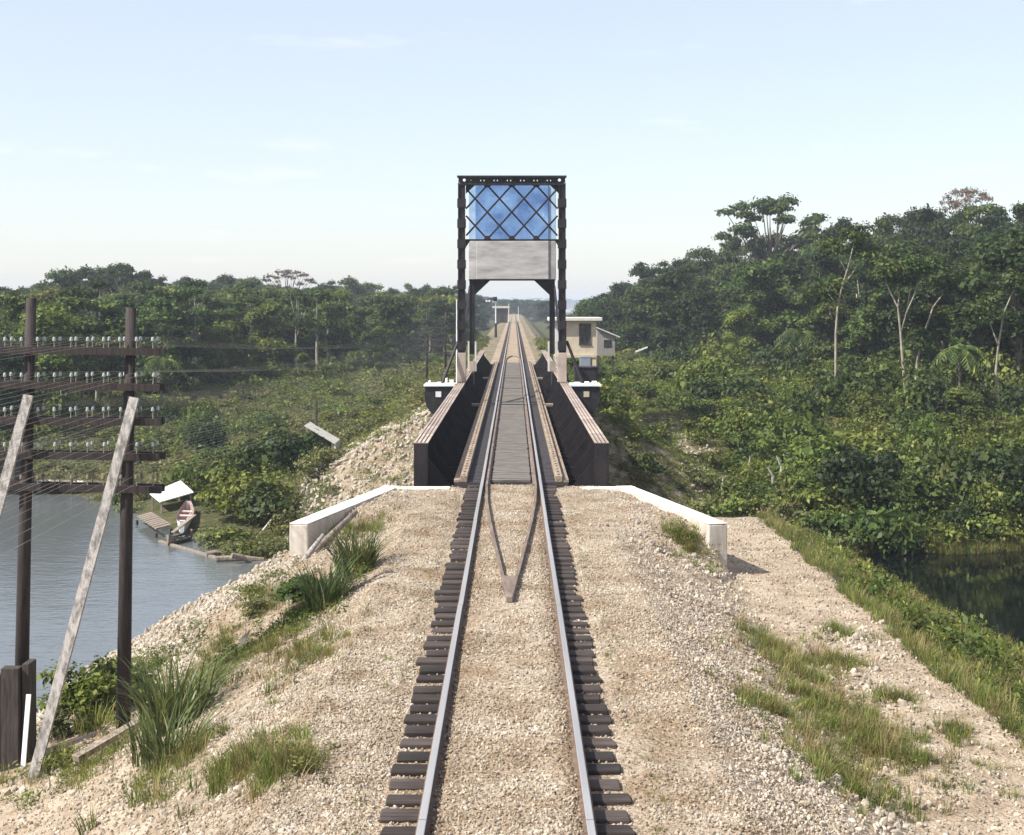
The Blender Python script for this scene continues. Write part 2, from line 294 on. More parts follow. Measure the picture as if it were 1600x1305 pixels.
# ------------------------------------------------------------------ terrain function
def sm(a, b, t): t = np.clip((t - a) / (b - a), 0, 1); return t * t * (3 - 2 * t)
def wob(x, y, s, seed=0):
    r = 0
    for i, (a, b, c) in enumerate(((1, .3, .1), (-.4, 1.1, 2.3), (.8, -.9, 4.1), (1.7, 1.2, 1.3), (-1.9, .9, 5.2))):
        r = r + np.sin((x * a + y * b) * s * (1 + .23 * i) + c + seed * 1.7) / (1 + .45 * i)
    return r / 2.6
SH_X = np.array([-400, -60, -30, -24, -20.3, -17.5, -15, -12, -9, -6, 0, 10, 16, 30, 400])
SH_Y = np.array([100, 92, 88.5, 85.6, 80, 74, 70.5, 65.5, 62.5, 61, 60, 62, 66, 67.8, 72])
def wallx(y): return 3.1 + (40.5 - y) * (4.62 - 3.1) / 6.6
WATER = -6.0
def terrain(x, y):
    x = np.asarray(x, float); y = np.asarray(y, float); ax = np.abs(x)
    # ---- near bank
    core = np.where(ax < .66, -.11, np.where(ax < .80, -.11 - .10 * (ax - .66) / .14, np.where(ax < 1.22, -.21, -.21 + .035 * sm(1.22, 1.45, ax))))
    d = np.maximum(0, ax - 2.3)
    lA = -.175 - .54 * np.minimum(d, 4.15) - .30 * np.clip(d - 4.15, 0, 2.3) - .75 * np.maximum(0, d - 6.45)
    flat = 1 - .92 * sm(33.4, 36.8, y)
    lB = -.175 - .30 * flat * np.minimum(d, 2.9) - .58 * np.clip(d - 2.9, 0, 4) - .85 * np.maximum(0, d - 6.9)
    left = lA + (lB - lA) * sm(27, 33, y)
    right = -.175 - .467 * (1 - .90 * sm(32.6, 35.2, y) * (ax < wallx(y))) * np.minimum(d, 2.4) - .03 * np.clip(d - 2.4, 0, 2.4) - .53 * np.maximum(0, d - 4.8)
    outside = (ax > wallx(y)) | (y > 40.95)
    left = left - np.where(outside, np.maximum(0, y - 34.3) * .95, 0)
    right = np.where(outside & (ax < 4.8), -1.35, right) - np.where(outside, np.maximum(0, y - 44) * .9, 0)
    near = np.where(ax < 2.3, core, np.where(x < 0, left, right))
    near = np.where((y > 40.95) & (ax < 3.6), -5.0 - .5 * np.maximum(0, y - 41), near)
    near = near + np.where(ax > 1.4, .045, .012) * wob(x, y, 2.4) + np.where(ax > 2.6, .08, 0) * wob(x, y, .7, 3) * sm(2.6, 4, ax)
    near = np.maximum(near, -7.6)
    # ---- far bank
    t = y - np.interp(x, SH_X, SH_Y) - 1.2 * wob(x, y, .33, 2)
    gl = -6 + .45 * sm(0, 6, t) + .9 * sm(4, 20, t) + 1.5 * sm(6, 80, t) + 4.5 * sm(190, 420, y) * sm(10, 70, -x)
    gr = -6 + 1.3 * sm(0, 4, t) + 2.6 * sm(4, 32, t) + 6.5 * sm(18, 62, x) * sm(88, 170, y) + 2.0 * sm(60, 130, x)
    g = np.where(x < 0, gl, gr)
    mixw = sm(-3, 3, x); g = gl * (1 - mixw) + gr * mixw
    g = np.where(t < 0, np.maximum(-6 + .35 * t, -7.6), g)
    g = g + .22 * wob(x, y, .5, 5) * sm(2, 10, t)
    far_flat = sm(420, 620, y); g = g * (1 - far_flat) + (-3.2) * far_flat
    g = g + 9 * np.exp(-((x - 190) / 95.0) ** 2) * np.exp(-((y - 900) / 260.0) ** 2) + 8 * np.exp(-((x - 420) / 200.0) ** 2) * np.exp(-((y - 1300) / 500.0) ** 2)
    g = np.where((y > 1350) & (y < 3200) & (x > 40), -8, g)
    g = np.where(y > 3300, 4 + 5 * wob(x, y, .002), g)
    top = np.where(y < 125, np.where(ax < 2.95, -1.45, -.5), np.where(ax < .66, -.11, -.22))
    hw = np.where(y < 125, 4.0, 3.3)
    zc = top - .56 * np.maximum(0, ax - hw) - .5 * np.maximum(0, 73.5 - y) + .10 * wob(x, y, .9, 7) * (ax > 2.9) * (y < 260)
    far = np.where(y < 760, np.maximum(g, zc), g)
    return np.where(y < 51.5, near, far)
def tz(x, y): return float(terrain(np.array([x]), np.array([y]))[0])

def build_ground():
    xs = np.concatenate([[-5000, -2500, -1200, -700, -450], np.arange(-330, -100, 12), np.arange(-100, -16, 2.0), np.arange(-16, -7, .3), np.arange(-7, 7.6, .13), np.arange(7.6, 18, .3), np.arange(18, 100, 2.0), np.arange(100, 340, 12), [450, 700, 1200, 2500, 5000]])
    ys = np.concatenate([np.arange(-30, 10, 2.0), np.arange(10, 42, .16), np.arange(42, 130, .8), np.arange(130, 420, 4.0), np.arange(420, 1000, 20.0), np.arange(1000, 1351, 50), [1400, 1600, 2200, 3000, 3190, 3310, 3500, 4200, 6000, 9000]])
    X, Y = np.meshgrid(xs, ys); Z = terrain(X, Y); nx, ny = len(xs), len(ys)
    V = np.stack([X, Y, Z], -1).reshape(-1, 3)
    i = np.arange((ny - 1) * (nx - 1)); a = (i // (nx - 1)) * nx + i % (nx - 1)
    me = np_mesh('ground', V, np.stack([a, a + 1, a + nx + 1, a + nx], 1))
    me.polygons.foreach_set('use_smooth', np.ones(len(me.polygons), bool))
    x, y, z = V.T; ax = abs(x)
    gravel = np.where(y < 51, .78 - sm(1.6, 3.6, ax) * .55 + .25 * wob(x, y, .8, 8), 0)
    gravel = np.where((y < 36) & (x < -3) & (y > 27), .8, gravel)
    gravel = np.where((y >= 51), np.where(ax < 2.6, .9, np.where((x < 0) & (ax < 8) & (y < 90), .75, np.where(ax < 6, .45, 0))), gravel)
    green = np.where(y < 51, np.where(x > 0, sm(6.6, 7.8, ax), .25 * sm(3, 5, ax) * (y < 30)), 1.0)
    green = np.where(y >= 51, np.where(ax < 3.0, .12, np.where((x < 0) & (ax < 8.5) & (y < 84), .42, np.where((x > 0) & (ax < 11) & (y < 100), .52, 1))), green)
    green = np.where((y > 125) & (ax < 5), np.where(ax < 1.9, .2, .5), green)
    for n, arr in (('gravel', gravel), ('green', green)):
        at_ = me.attributes.new(n, 'FLOAT', 'POINT'); at_.data.foreach_set('value', arr.astype(np.float32))
    me.materials.append(M['ground'])
    o = link('ground', me); o['kind'] = 'structure'; o['label'] = 'gravel railway embankment and green banks on both sides of the river'
build_ground()
def water_sheet(name, x0, x1, y0, y1, z, lab, wm='water'):
    o = MB().add([(x0, y0, z), (x1, y0, z), (x1, y1, z), (x0, y1, z)], [(0, 1, 2, 3)]).build(name, wm); o['kind'] = 'structure'; o['label'] = lab
water_sheet('river', -420, 4, -30, 112, WATER, 'rippled river left of the bridge, sky reflection put into its pale colour')
water_sheet('pool', 4, 420, -30, 112, WATER, 'still river pool at the right below the bank, shade put into its dark colour', 'pool')
water_sheet('lake', 45, 1500, 1352, 3260, -4.8, 'pale distant lake on the horizon right of the track')

# ------------------------------------------------------------------ scatter (stuff) by geometry nodes
def scatter(name, P, rot, scl, idx, variants, label, cat):
    me = bpy.data.meshes.new(name); me.vertices.add(len(P)); me.vertices.foreach_set('co', np.asarray(P, np.float32).ravel())
    for n, ty, arr, key in (('rot', 'FLOAT_VECTOR', rot, 'vector'), ('scl', 'FLOAT_VECTOR', scl, 'vector'), ('idx', 'INT', idx, 'value')):
        a = me.attributes.new(n, ty, 'POINT'); a.data.foreach_set(key, np.asarray(arr, np.int32 if ty == 'INT' else np.float32).ravel())
    o = link(name, me); tag(o, label, cat, kind='stuff')
    c = bpy.data.collections.new(name + '_pieces')
    for v in variants: c.objects.link(v)
    g = bpy.data.node_groups.new(name + '_nodes', 'GeometryNodeTree')
    g.interface.new_socket('Geometry', in_out='INPUT', socket_type='NodeSocketGeometry'); g.interface.new_socket('Geometry', in_out='OUTPUT', socket_type='NodeSocketGeometry')
    N, L = g.nodes, g.links
    gi, go = N.new('NodeGroupInput'), N.new('NodeGroupOutput')
    ci = N.new('GeometryNodeCollectionInfo'); ci.inputs['Collection'].default_value = c; ci.inputs['Separate Children'].default_value = True; ci.inputs['Reset Children'].default_value = True
    ip = N.new('GeometryNodeInstanceOnPoints'); ip.inputs['Pick Instance'].default_value = True
    def na(n, ty):
        x = N.new('GeometryNodeInputNamedAttribute'); x.data_type = ty; x.inputs['Name'].default_value = n; return x.outputs['Attribute']
    L.new(gi.outputs[0], ip.inputs['Points']); L.new(ci.outputs[0], ip.inputs['Instance'])
    L.new(na('idx', 'INT'), ip.inputs['Instance Index']); L.new(na('scl', 'FLOAT_VECTOR'), ip.inputs['Scale'])
    er = N.new('FunctionNodeEulerToRotation'); L.new(na('rot', 'FLOAT_VECTOR'), er.inputs[0]); L.new(er.outputs[0], ip.inputs['Rotation'])
    L.new(ip.outputs[0], go.inputs[0])
    md = o.modifiers.new('scatter', 'NODES'); md.node_group = g
    return o
def piece(name, me, m):
    me.materials.append(M[m] if isinstance(m, str) else m); return bpy.data.objects.new(name, me)

def stone_mesh(name, seed):
    r = random.Random(seed); bm = bmesh.new(); bmesh.ops.create_icosphere(bm, subdivisions=1, radius=.5)
    sx, sy, sz = r.uniform(.8, 1.2), r.uniform(.65, 1), r.uniform(.5, .8)
    for v in bm.verts:
        k = r.uniform(.72, 1.15); v.co = Vector((v.co.x * sx * k, v.co.y * sy * k, v.co.z * sz * k))
    me = bpy.data.meshes.new(name); bm.to_mesh(me); bm.free(); return me

# ------------------------------------------------------------------ foliage meshes
def leaf_quads(C, Nrm, size, asp=.55, seed=0, tint=None):
    r = np.random.default_rng(seed); n = len(C)
    Nrm = Nrm / (np.linalg.norm(Nrm, axis=1, keepdims=True) + 1e-9)
    t = r.normal(size=(n, 3)); t[:, 2] -= .35; t -= Nrm * (t * Nrm).sum(1, keepdims=True); t /= np.linalg.norm(t, axis=1, keepdims=True) + 1e-9
    b = np.cross(Nrm, t); s = size[:, None]
    V = np.stack([C - t * s * .5, C + b * s * asp * .5 + Nrm * s * .08, C + t * s * .5, C - b * s * asp * .5 + Nrm * s * .08], 1).reshape(-1, 3)
    F = np.arange(n * 4).reshape(n, 4)
    if tint is None: tint = r.random(n)
    return V, F, tint
def lobes_to_leaves(lobes, per, size, seed, flat=.75, up=.5, asp=.55):
    r = np.random.default_rng(seed); Cs, Ns, Ts = [], [], []
    for (c, rad) in lobes:
        n = int(per * rad * rad); d = r.normal(size=(n, 3)); d /= np.linalg.norm(d, axis=1, keepdims=True)
        d[:, 2] = np.where(d[:, 2] < -.3, -d[:, 2] * .5, d[:, 2])
        k = (r.random(n) ** .4)[:, None] * (1 + .25 * np.sin(d[:, :1] * 7 + d[:, 1:2] * 9 + rad * 9))
        P = np.array(c) + d * np.array([rad, rad, rad * flat]) * k
        nr = d * .7 + r.normal(size=(n, 3)) * .55; nr[:, 2] += up
        Cs.append(P); Ns.append(nr); Ts.append(np.clip(r.random(n) * .75 + r.uniform(0, .3), 0, 1))
    C = np.concatenate(Cs); return leaf_quads(C, np.concatenate(Ns), np.clip(r.lognormal(0, .38, len(C)), .4, 2.2) * size, asp, seed, np.concatenate(Ts))

def tree_parts(kind, seed):
    """crown and trunk meshes for a tree 10 m tall, foot at the origin"""
    r = random.Random(seed); lobes = []; tb = MB()
    lean = (r.uniform(-.5, .5), r.uniform(-.5, .5))
    if kind == 'round':
        base, n, tr, size, per = 3.4, 17, .16, .26, 330
        for i in range(n):
            a = r.uniform(0, 6.28); q = math.sqrt(r.random()); z = r.uniform(3.8, 9.1); wd = 2.7 * math.sin(math.pi * min(1, (z - 2.6) / 7.2)) ** .7
            lobes.append(((lean[0] + math.cos(a) * q * wd, lean[1] + math.sin(a) * q * wd, z), r.uniform(.75, 1.35)))
        lobes.append(((lean[0], lean[1], 9.2), .8))
    elif kind == 'tall':
        base, n, tr, size, per = 5.2, 12, .13, .25, 320
        for i in range(n):
            a = r.uniform(0, 6.28); q = math.sqrt(r.random()); z = r.uniform(5.4, 9.2); wd = 1.9
            lobes.append(((lean[0] + math.cos(a) * q * wd, lean[1] + math.sin(a) * q * wd, z), r.uniform(.6, 1.1)))
        lobes.append(((lean[0], lean[1], 9.3), .7))
    elif kind == 'umbrella':
        base, n, tr, size, per = 5.0, 20, .17, .24, 300
        for i in range(n):
            a = i * 2.4 + r.uniform(-.3, .3); q = math.sqrt((i + .5) / n); z = 9.4 - 1.7 * q * q - r.uniform(0, 1.3) * (.4 + q)
            lobes.append(((lean[0] + math.cos(a) * q * 3.9, lean[1] + math.sin(a) * q * 3.4, z), r.uniform(.55, 1.0)))
    elif kind == 'bare_umbrella':
        base, n, tr, size, per = 5.4, 24, .15, .20, 150
        for i in range(n):
            a = i * 2.4 + r.uniform(-.3, .3); q = math.sqrt((i + .5) / n); z = 9.5 - 1.5 * q * q - r.uniform(0, .7)
            lobes.append(((lean[0] + math.cos(a) * q * 3.6, lean[1] + math.sin(a) * q * 3.2, z), r.uniform(.45, .75)))
    elif kind == 'vine':
        base, n, tr, size, per = 2, 20, .2, .26, 330
        for i in range(n):
            z = .6 + 8.6 * i / n; lobes.append(((r.uniform(-.5, .5), r.uniform(-.5, .5), z), r.uniform(.45, .85) * (1.2 if z > 7.5 else .8)))
    else:  # bushy, leafed to the ground
        base, n, tr, size, per = 1.5, 19, .14, .28, 300
        for i in range(n):
            a = r.uniform(0, 6.28); q = math.sqrt(r.random()); z = .9 + 8.0 * i / n; wd = 2.6 * (1 - (z / 10.5) ** 2) + .3
            lobes.append(((math.cos(a) * q * wd, math.sin(a) * q * wd, z), r.uniform(.9, 1.45)))
    fl = .62 if 'umbrella' in kind else .75
    V, F, T = lobes_to_leaves(lobes, per * 1.5, size, seed, fl)
    crown = np_mesh('crown', V, F, T)
    top = Vector((lean[0] * .8, lean[1] * .8, base)); k = Vector((r.uniform(-.3, .3), r.uniform(-.3, .3), base * .5))
    tb.tube([(0, 0, -.6), (k.x * .4, k.y * .4, base * .25), k, top, top + Vector((lean[0] * .2, lean[1] * .2, 2.2))], [tr * 1.5, tr * 1.1, tr, tr * .8, tr * .3], 7)
    for i, (c, rad) in enumerate(lobes):
        if i % 2 and 'umbrella' not in kind: continue
        s0 = top.lerp(k, r.uniform(0, .35)); c = Vector(c); mid = s0.lerp(c, .5) + Vector((r.uniform(-.2, .2), r.uniform(-.2, .2), -.25))
        tb.tube([s0, mid, c], [tr * .5, tr * .32, tr * .1], 5)
    return crown, tb.mesh('trunk')

TREES = {}
def tree_kind(key, kind, seed, leaf, bark='bark'):
    c, t = tree_parts(kind, seed); c.materials.append(M[leaf]); t.materials.append(M[bark])
    t.polygons.foreach_set('use_smooth', [True] * len(t.polygons)); TREES[key] = (c, t)
for i in range(3):
    tree_kind(f'rd{i}', 'round', 20 + i, 'leaf_dark'); tree_kind(f'rm{i}', 'round', 30 + i, 'leaf_mid')
    tree_kind(f'bd{i}', 'bushy', 40 + i, 'leaf_dark'); tree_kind(f'bm{i}', 'bushy', 50 + i, 'leaf_mid')
for i in range(2):
    tree_kind(f'td{i}', 'tall', 60 + i, 'leaf_dark', 'pale_bark'); tree_kind(f'tm{i}', 'tall', 70 + i, 'leaf_mid', 'pale_bark'); tree_kind(f'um{i}', 'umbrella', 80 + i, 'leaf_dark')
tree_kind('uml', 'umbrella', 85, 'leaf_mid'); tree_kind('bl0', 'bushy', 90, 'leaf_light'); tree_kind('bl1', 'bushy', 91, 'leaf_light'); tree_kind('ub', 'bare_umbrella', 92, 'leaf_grey'); tree_kind('vine', 'vine', 93, 'leaf_dark')

def plant_tree(name, key, x, y, h, label, group=None, wide=1.0, cat='tree', sink=0):
    z = tz(x, y) - sink; o = thing(name, label, cat, (x, y, z), group, random.uniform(0, 6.28)); s = h / 10
    o.scale = (s * wide, s * wide, s)
    c, t = TREES[key]; link('crown', c, o); link('trunk', t, o); return o

# ------------------------------------------------------------------ the track
trk = thing('railway_track', 'single railway track running straight away over the bridge', 'railway')
GA = .768   # half distance between rail centres
def rail_prof(h, w):
    return [(-.07, 0), (.07, 0), (.07, .012), (.012, .03), (.012, h - .045), (w, h - .035), (w, h - .004), (w - .006, h), (-w + .006, h), (-w, h - .004), (-w, h - .035), (-.012, h - .045), (-.012, .03), (-.07, .012)]
def rail(name, pts, h=.145, w=.036, mats=('rail_side', 'rail_head'), zt=0.0):
    """rail swept along (x, y) points, top at zt"""
    mb = MB(); pr = rail_prof(h, w); n = len(pr)
    V = [(x + u, y, zt - h + v) for (x, y) in pts for u, v in pr]; mb.v = V
    for i in range(len(pts) - 1):
        for j in range(n):
            mb.f.append([i * n + j, i * n + (j + 1) % n, (i + 1) * n + (j + 1) % n, (i + 1) * n + j]); mb.mi.append(1 if j in (6, 7, 8) else 0)
    mb.f += [list(range(n))[::-1], [len(V) - n + j for j in range(n)]]; mb.mi += [0, 0]
    return mb.build(name, list(mats), trk)
JNT = [4, 14, 24, 33.5, 41.6, 50, 58, 66, 73, 82, 91, 99, 108, 117, 126, 170, 220, 300, 420, 700]
for s in (-1, 1):
    for a, b in zip(JNT[:-1], JNT[1:]):
        j0, j1 = random.uniform(-.006, .006), random.uniform(-.006, .006)
        rail('rail', [(s * GA + j0, a + .006), (s * GA + (j0 + j1) / 2, (a + b) / 2), (s * GA + j1, b - .006)])
    gx = s * .64
    nose = [(s * .03, 24.9), (s * .14, 27), (s * .30, 30.2), (s * .46, 33.6), (s * .58, 36.8), (gx, 40), (gx, 42.4)]
    rail('guard_rail', nose, .135, .03, ('guard', 'guard'), -.012)
    for a, b in ((42.4, 58), (58, 73), (73, 99), (99, 126)): rail('guard_rail', [(gx, a + .01), (gx, b - .01)], .135, .03, ('guard', 'guard'), -.012)
    rail('guard_rail', [(gx, 126), (gx * .96, 131), (gx * .82, 135), (gx * .5, 138.5), (s * .05, 140.5)], .135, .03, ('guard', 'guard'), -.012)
MB().prism([(-.15, 26.6), (.15, 26.6), (.05, 24.7), (-.05, 24.7)], 'z', -.10, -.005).build('guard_rail_point', 'guard', trk, bevel=.01)

def sleeper_mesh(seed):
    r = random.Random(seed); bm = bmesh.new(); bmesh.ops.create_cube(bm, size=1)
    bmesh.ops.subdivide_edges(bm, edges=[e for e in bm.edges if abs(e.verts[0].co.x - e.verts[1].co.x) > .5], cuts=3)
    for v in bm.verts:
        v.co = Vector((v.co.x * 2.44, v.co.y * .265, v.co.z * .18))
        v.co += Vector((r.uniform(-.02, .02), r.uniform(-.012, .012), r.uniform(-.008, .008)))
    bmesh.ops.bevel(bm, geom=list(bm.edges), offset=.016, segments=1, affect='EDGES')
    me = bpy.data.meshes.new('sleeper'); bm.to_mesh(me); bm.free(); me.materials.append(M['sleeper']); return me
SL = [sleeper_mesh(i) for i in range(6)]
y = 10.2; k = 0
while y < 41.2:
    o = link('sleeper', SL[k % 6], trk); o.location = (random.uniform(-.03, .02) + (-.05 if random.random() < .12 else 0), y + random.uniform(-.03, .03), -.242 + random.uniform(-.012, .016))
    o.rotation_euler = (random.uniform(-.02, .02), random.uniform(-.006, .006), random.uniform(-.02, .02) + (math.pi if k % 2 else 0)); o.scale = (random.uniform(.95, .99), random.uniform(.88, 1.06), 1)
    y += .49 + random.uniform(-.03, .03); k += 1
mb = MB(); y = 126.5
while y < 420:
    mb.box(-1.2, 1.2, y - .11, y + .11, -.33, -.15); y += .5
o = mb.build('far_sleepers', 'sleeper', trk); o['kind'] = 'stuff'
# timbers and planking carried across the bridge
for a, b in ((41.7, 72.9), (73.1, 98.9), (99.1, 125.6)):
    mb = MB(); y = a
    while y < b - .1: mb.box(-1.55, 1.55, y, y + .24, -.40, -.147); y += .36
    o = mb.build('bridge_ties', 'bridge_tie', trk); o['kind'] = 'stuff'
    mb = MB(); y = a + .01
    while y < b - .2: mb.box(-.52 + random.uniform(-.02, .02), .52 + random.uniform(-.02, .02), y, y + .20, -.143, -.09 + random.uniform(-.006, .006)); y += .215
    o = mb.build('walkway_planks', 'deck', trk); o['kind'] = 'stuff'
    for s in (-1, 1):
        y = a
        while y < b - .5:
            e = min(y + 7.8, b); MB().box(min(s * 1.20, s * 1.39), max(s * 1.20, s * 1.39), y, e - .02, -.143, .03).build('guard_timber', 'timber', trk, bevel=.012)
            mb = MB(); q = y + .3
            while q < e - .1: mb.tube([(s * 1.295, q, .028), (s * 1.295, q, .05)], [.028, .028], 6); q += .72
            o = mb.build('bolt_heads', 'black', trk); o['kind'] = 'stuff'
            MB().box(min(s * 1.41, s * 1.56), max(s * 1.41, s * 1.56), y, e - .03, -.143, -.085).build('edge_plank', 'timber', trk)
            y = e
for yj in (72.95, 98.95):
    MB().box(-1.75, 1.75, yj - .12, yj + .12, -.08, -.06).build('expansion_plate', 'black', trk)
    for s in (-1, 1): MB().box(s * 1.75 - .18, s * 1.75 + .18, yj - .4, yj + .4, -.14, -.04).build('locking_block', 'old_wood', trk)

# ------------------------------------------------------------------ the bridge
def girder_span(root, y0, y1, zt, zb, panel, cover=True):
    for s in (-1, 1):
        g = MB(); xc = s * 2.47
        g.box(xc - .012, xc + .012, y0, y1, zb, zt - .03)                       # web
        g.box(xc - .19, xc + .19, y0, y1, zb - .02, zb + .015)                  # bottom flange
        g.box(xc - .19, xc + .19, y0, y1, zt - .03, zt - .004)
        g.box(xc - .19, xc + .19, y0 - .02, y0 + .01, zb, zt - .03)             # end plate
        go = g.build('girder', 'steel', root)
        n = round((y1 - y0) / panel); st = (y1 - y0) / n
        for i in range(n):
            a = y0 + i * st
            p = MB().box(xc - .195, xc + .195, a + .012, a + st - .012, zt - .003, zt + .018 + .006 * (i % 2)).build('cover_plate', 'steel_dusty', go)
        rv = MB()
        for u in (-.13, -.02, .09):
            rv.box(xc + u, xc + u + .02, y0 + .02, y1 - .02, zt + .012, zt + .034)
        o = rv.build('rivet_rows', 'rivet', go); o['kind'] = 'stuff'
        rd = MB()
        for u in (-.14, .14):
            z_ = zb + .1
            while z_ < zt - .1: rd.tube([(xc + u, y0 - .035, z_), (xc + u, y0 - .02, z_)], [.012, .018], 5); z_ += .11
        rd.build('rivets', 'steel', go)['kind'] = 'stuff'
        sf = MB(); i = 0
        y = y0 + .05
        while y < y1:
            for sd_ in (-1, 1): sf.box(min(xc + sd_ * .012, xc + sd_ * .11), max(xc + sd_ * .012, xc + sd_ * .11), y, y + .02, zb + .02, zt - .035)
            y += .9
        sf.build('stiffeners', 'steel', go)['kind'] = 'stuff'
        y = y0 + .5
        while y < y1 - .3:                                                       # knee braces and floor beams
            x1 = xc - s * .02; x2 = s * 1.6
            MB().prism([(x1, zt - .25), (x1, -.45), (x2, -.45)] , 'y', y, y + .025).build('knee_brace', 'steel', root)
            if s < 0: MB().box(-2.45, 2.45, y - .1, y + .12, zb + .05, -.42).build('floor_beam', 'steel', root)
            y += st * 1.05
        for u in (.8, 1.5): MB().box(s * u - .1, s * u + .1, y0 + .02, y1 - .02, -.80, -.405).build('stringer', 'steel', root)
        mb = MB()                                                                # open lateral bracing seen in the gap
        y = y0 + .9
        while y < y1 - 1.2: mb.bar((s * 1.62, y, -.55), (s * 2.4, y + .9, -.55), .06, .05); mb.bar((s * 1.62, y + .2, -.35), (s * 2.44, y + .2, -.35), .05, .05); y += 1.1
        mb.build('bracing_bars', 'steel', root)['kind'] = 'stuff'
leafspan = thing('lift_span', 'dark riveted plate girder lift span, nearest span of the bridge', 'bridge', (0, 0, 0))
girder_span(leafspan, 41.9, 73.0, .90, -1.15, 2.75)
app1 = thing('approach_span', 'plate girder span standing under the tower and counterweight', 'bridge')
girder_span(app1, 73.3, 98.7, .90, -1.05, 2.6)
app2 = thing('approach_span', 'farthest plate girder span, just before the far gravel bank', 'bridge')
girder_span(app2, 99.0, 125.5, .90, -1.05, 2.6)

# transverse pier girder with rounded lower ends, and machine platforms
pier = thing('pier_girder', 'dark rounded cross girder sticking out both sides under the tower', 'girder', (0, 0, 0))
zt = .86
for s in (-1, 1):
    poly = [(s * 2.75, zt), (s * 4.06, zt), (s * 4.10, .35), (s * 4.0, -.1), (s * 3.75, -.42), (s * 3.3, -.62), (s * 2.75, -.7)]
    MB().prism(poly, 'y', 71.6, 73.4).build('girder_end', 'black', pier)
    MB().box(min(s * 2.7, s * 4.14), max(s * 2.7, s * 4.14), 71.5, 73.6, zt, zt + .07).build('platform', 'white', pier)
    MB().box(s * 3.45 - .13, s * 3.45 + .13, 71.56, 71.6, .36, .62).build('notice_plate', 'white' if s < 0 else 'house', pier)
MB().box(-2.75, 2.75, 71.8, 73.2, -2.0, -1.2).build('cross_beam', 'black', pier)
MB().box(-3.6, 3.6, 71.2, 74.2, -7.5, -2.0).build('pier_wall', 'concrete_stain', pier)
for (x, w_, h_, m) in ((-3.9, .10, .16, 'white'), (-3.45, .2, .10, 'white'), (-3.1, .09, .28, 'white'), (-2.85, .2, .2, 'concrete'), (3.05, .25, .10, 'concrete'), (3.5, .2, .12, 'white'), (3.85, .22, .14, 'white')):
    MB().box(x - w_ / 2, x + w_ / 2, 72.0, 72.4, zt + .07, zt + .07 + h_).build('bearing_block', m, pier, bevel=.01)

# tower
YT = 74.0
tower = thing('bascule_tower', 'tall dark steel portal tower with diamond lattice above the track', 'tower', (0, 0, 0))
ztop, zbeam, zstrut = 10.87, 10.42, 7.82
for s in (-1, 1):
    xc = s * 2.42 - .03
    lg = MB()
    for u in (-.15, .15): lg.box(xc + u - .02, xc + u + .02, YT - .2, YT + .2, 1.0, zbeam + .1)
    lg.box(xc - .13, xc + .13, YT - .14, YT - .12, 1.0, zbeam); lg.box(xc - .13, xc + .13, YT + .12, YT + .14, 1.0, zbeam)
    leg = lg.build('leg', 'steel', tower)
    z = 1.5
    while z < zbeam - .3:                                                        # batten plates that make the edge uneven
        MB().box(xc - .205, xc + .205, YT - .225, YT + .225, z, z + .42).build('batten_plate', 'steel', leg)
        z += .98
    MB().box(xc - .22, xc + .22, YT - .24, YT + .24, zt + .08, 2.35).build('leg_foot', 'steel_dusty', leg, bevel=.02)
    MB().bar((s * 3.35, 73, zt + .05), (s * 2.62, 74.0, 2.9), .10, .10).build('foot_strut', 'steel', tower)
    MB().prism([(s * 2.25, zbeam), (s * 1.80, zbeam), (s * 2.25, zbeam - .42)], 'y', YT - .03, YT + .03).build('corner_gusset', 'steel', tower)
    MB().prism([(s * 2.25, zstrut - .05), (s * 2.02, zstrut - .05), (s * 2.25, zstrut - .4)], 'y', YT - .03, YT + .03).build('corner_gusset', 'steel', tower)
# top portal beam: chords, laced web with end plates that have a round hole
MB().box(-2.66, 2.60, YT - .24, YT + .24, ztop - .09, ztop).build('top_chord', 'steel', tower)
MB().box(-2.62, 2.56, YT - .2, YT + .2, zbeam, zbeam + .08).build('bottom_chord', 'steel', tower)
def holed_plate(xa, xb, za, zb_, cx, cz, r):
    bm = bmesh.new(); n = 16
    ring = [bm.verts.new((cx + r * math.cos(2 * math.pi * i / n), YT - .10, cz + r * math.sin(2 * math.pi * i / n))) for i in range(n)]
    out = []
    for i in range(n):
        c, s_ = math.cos(2 * math.pi * i / n), math.sin(2 * math.pi * i / n)
        k = min(((xb - cx) / c if c > 1e-6 else 1e9), ((xa - cx) / c if c < -1e-6 else 1e9), ((zb_ - cz) / s_ if s_ > 1e-6 else 1e9), ((za - cz) / s_ if s_ < -1e-6 else 1e9))
        out.append(bm.verts.new((cx + k * c, YT - .10, cz + k * s_)))
    fs = [bm.faces.new((ring[i], ring[(i + 1) % n], out[(i + 1) % n], out[i])) for i in range(n)]
    e = bmesh.ops.extrude_face_region(bm, geom=fs)
    for v in e['geom']:
        if isinstance(v, bmesh.types.BMVert): v.co.y += .05
    bmesh.ops.recalc_face_normals(bm, faces=bm.faces)
    me = bpy.data.meshes.new('end_plate'); bm.to_mesh(me); bm.free(); me.materials.append(M['steel']); link('end_plate', me, tower)
holed_plate(-2.60, -2.0, zbeam + .08, ztop - .09, -2.32, 10.66, .075)
holed_plate(1.94, 2.54, zbeam + .08, ztop - .09, 2.26, 10.66, .075)
x = -2.0; i = 0
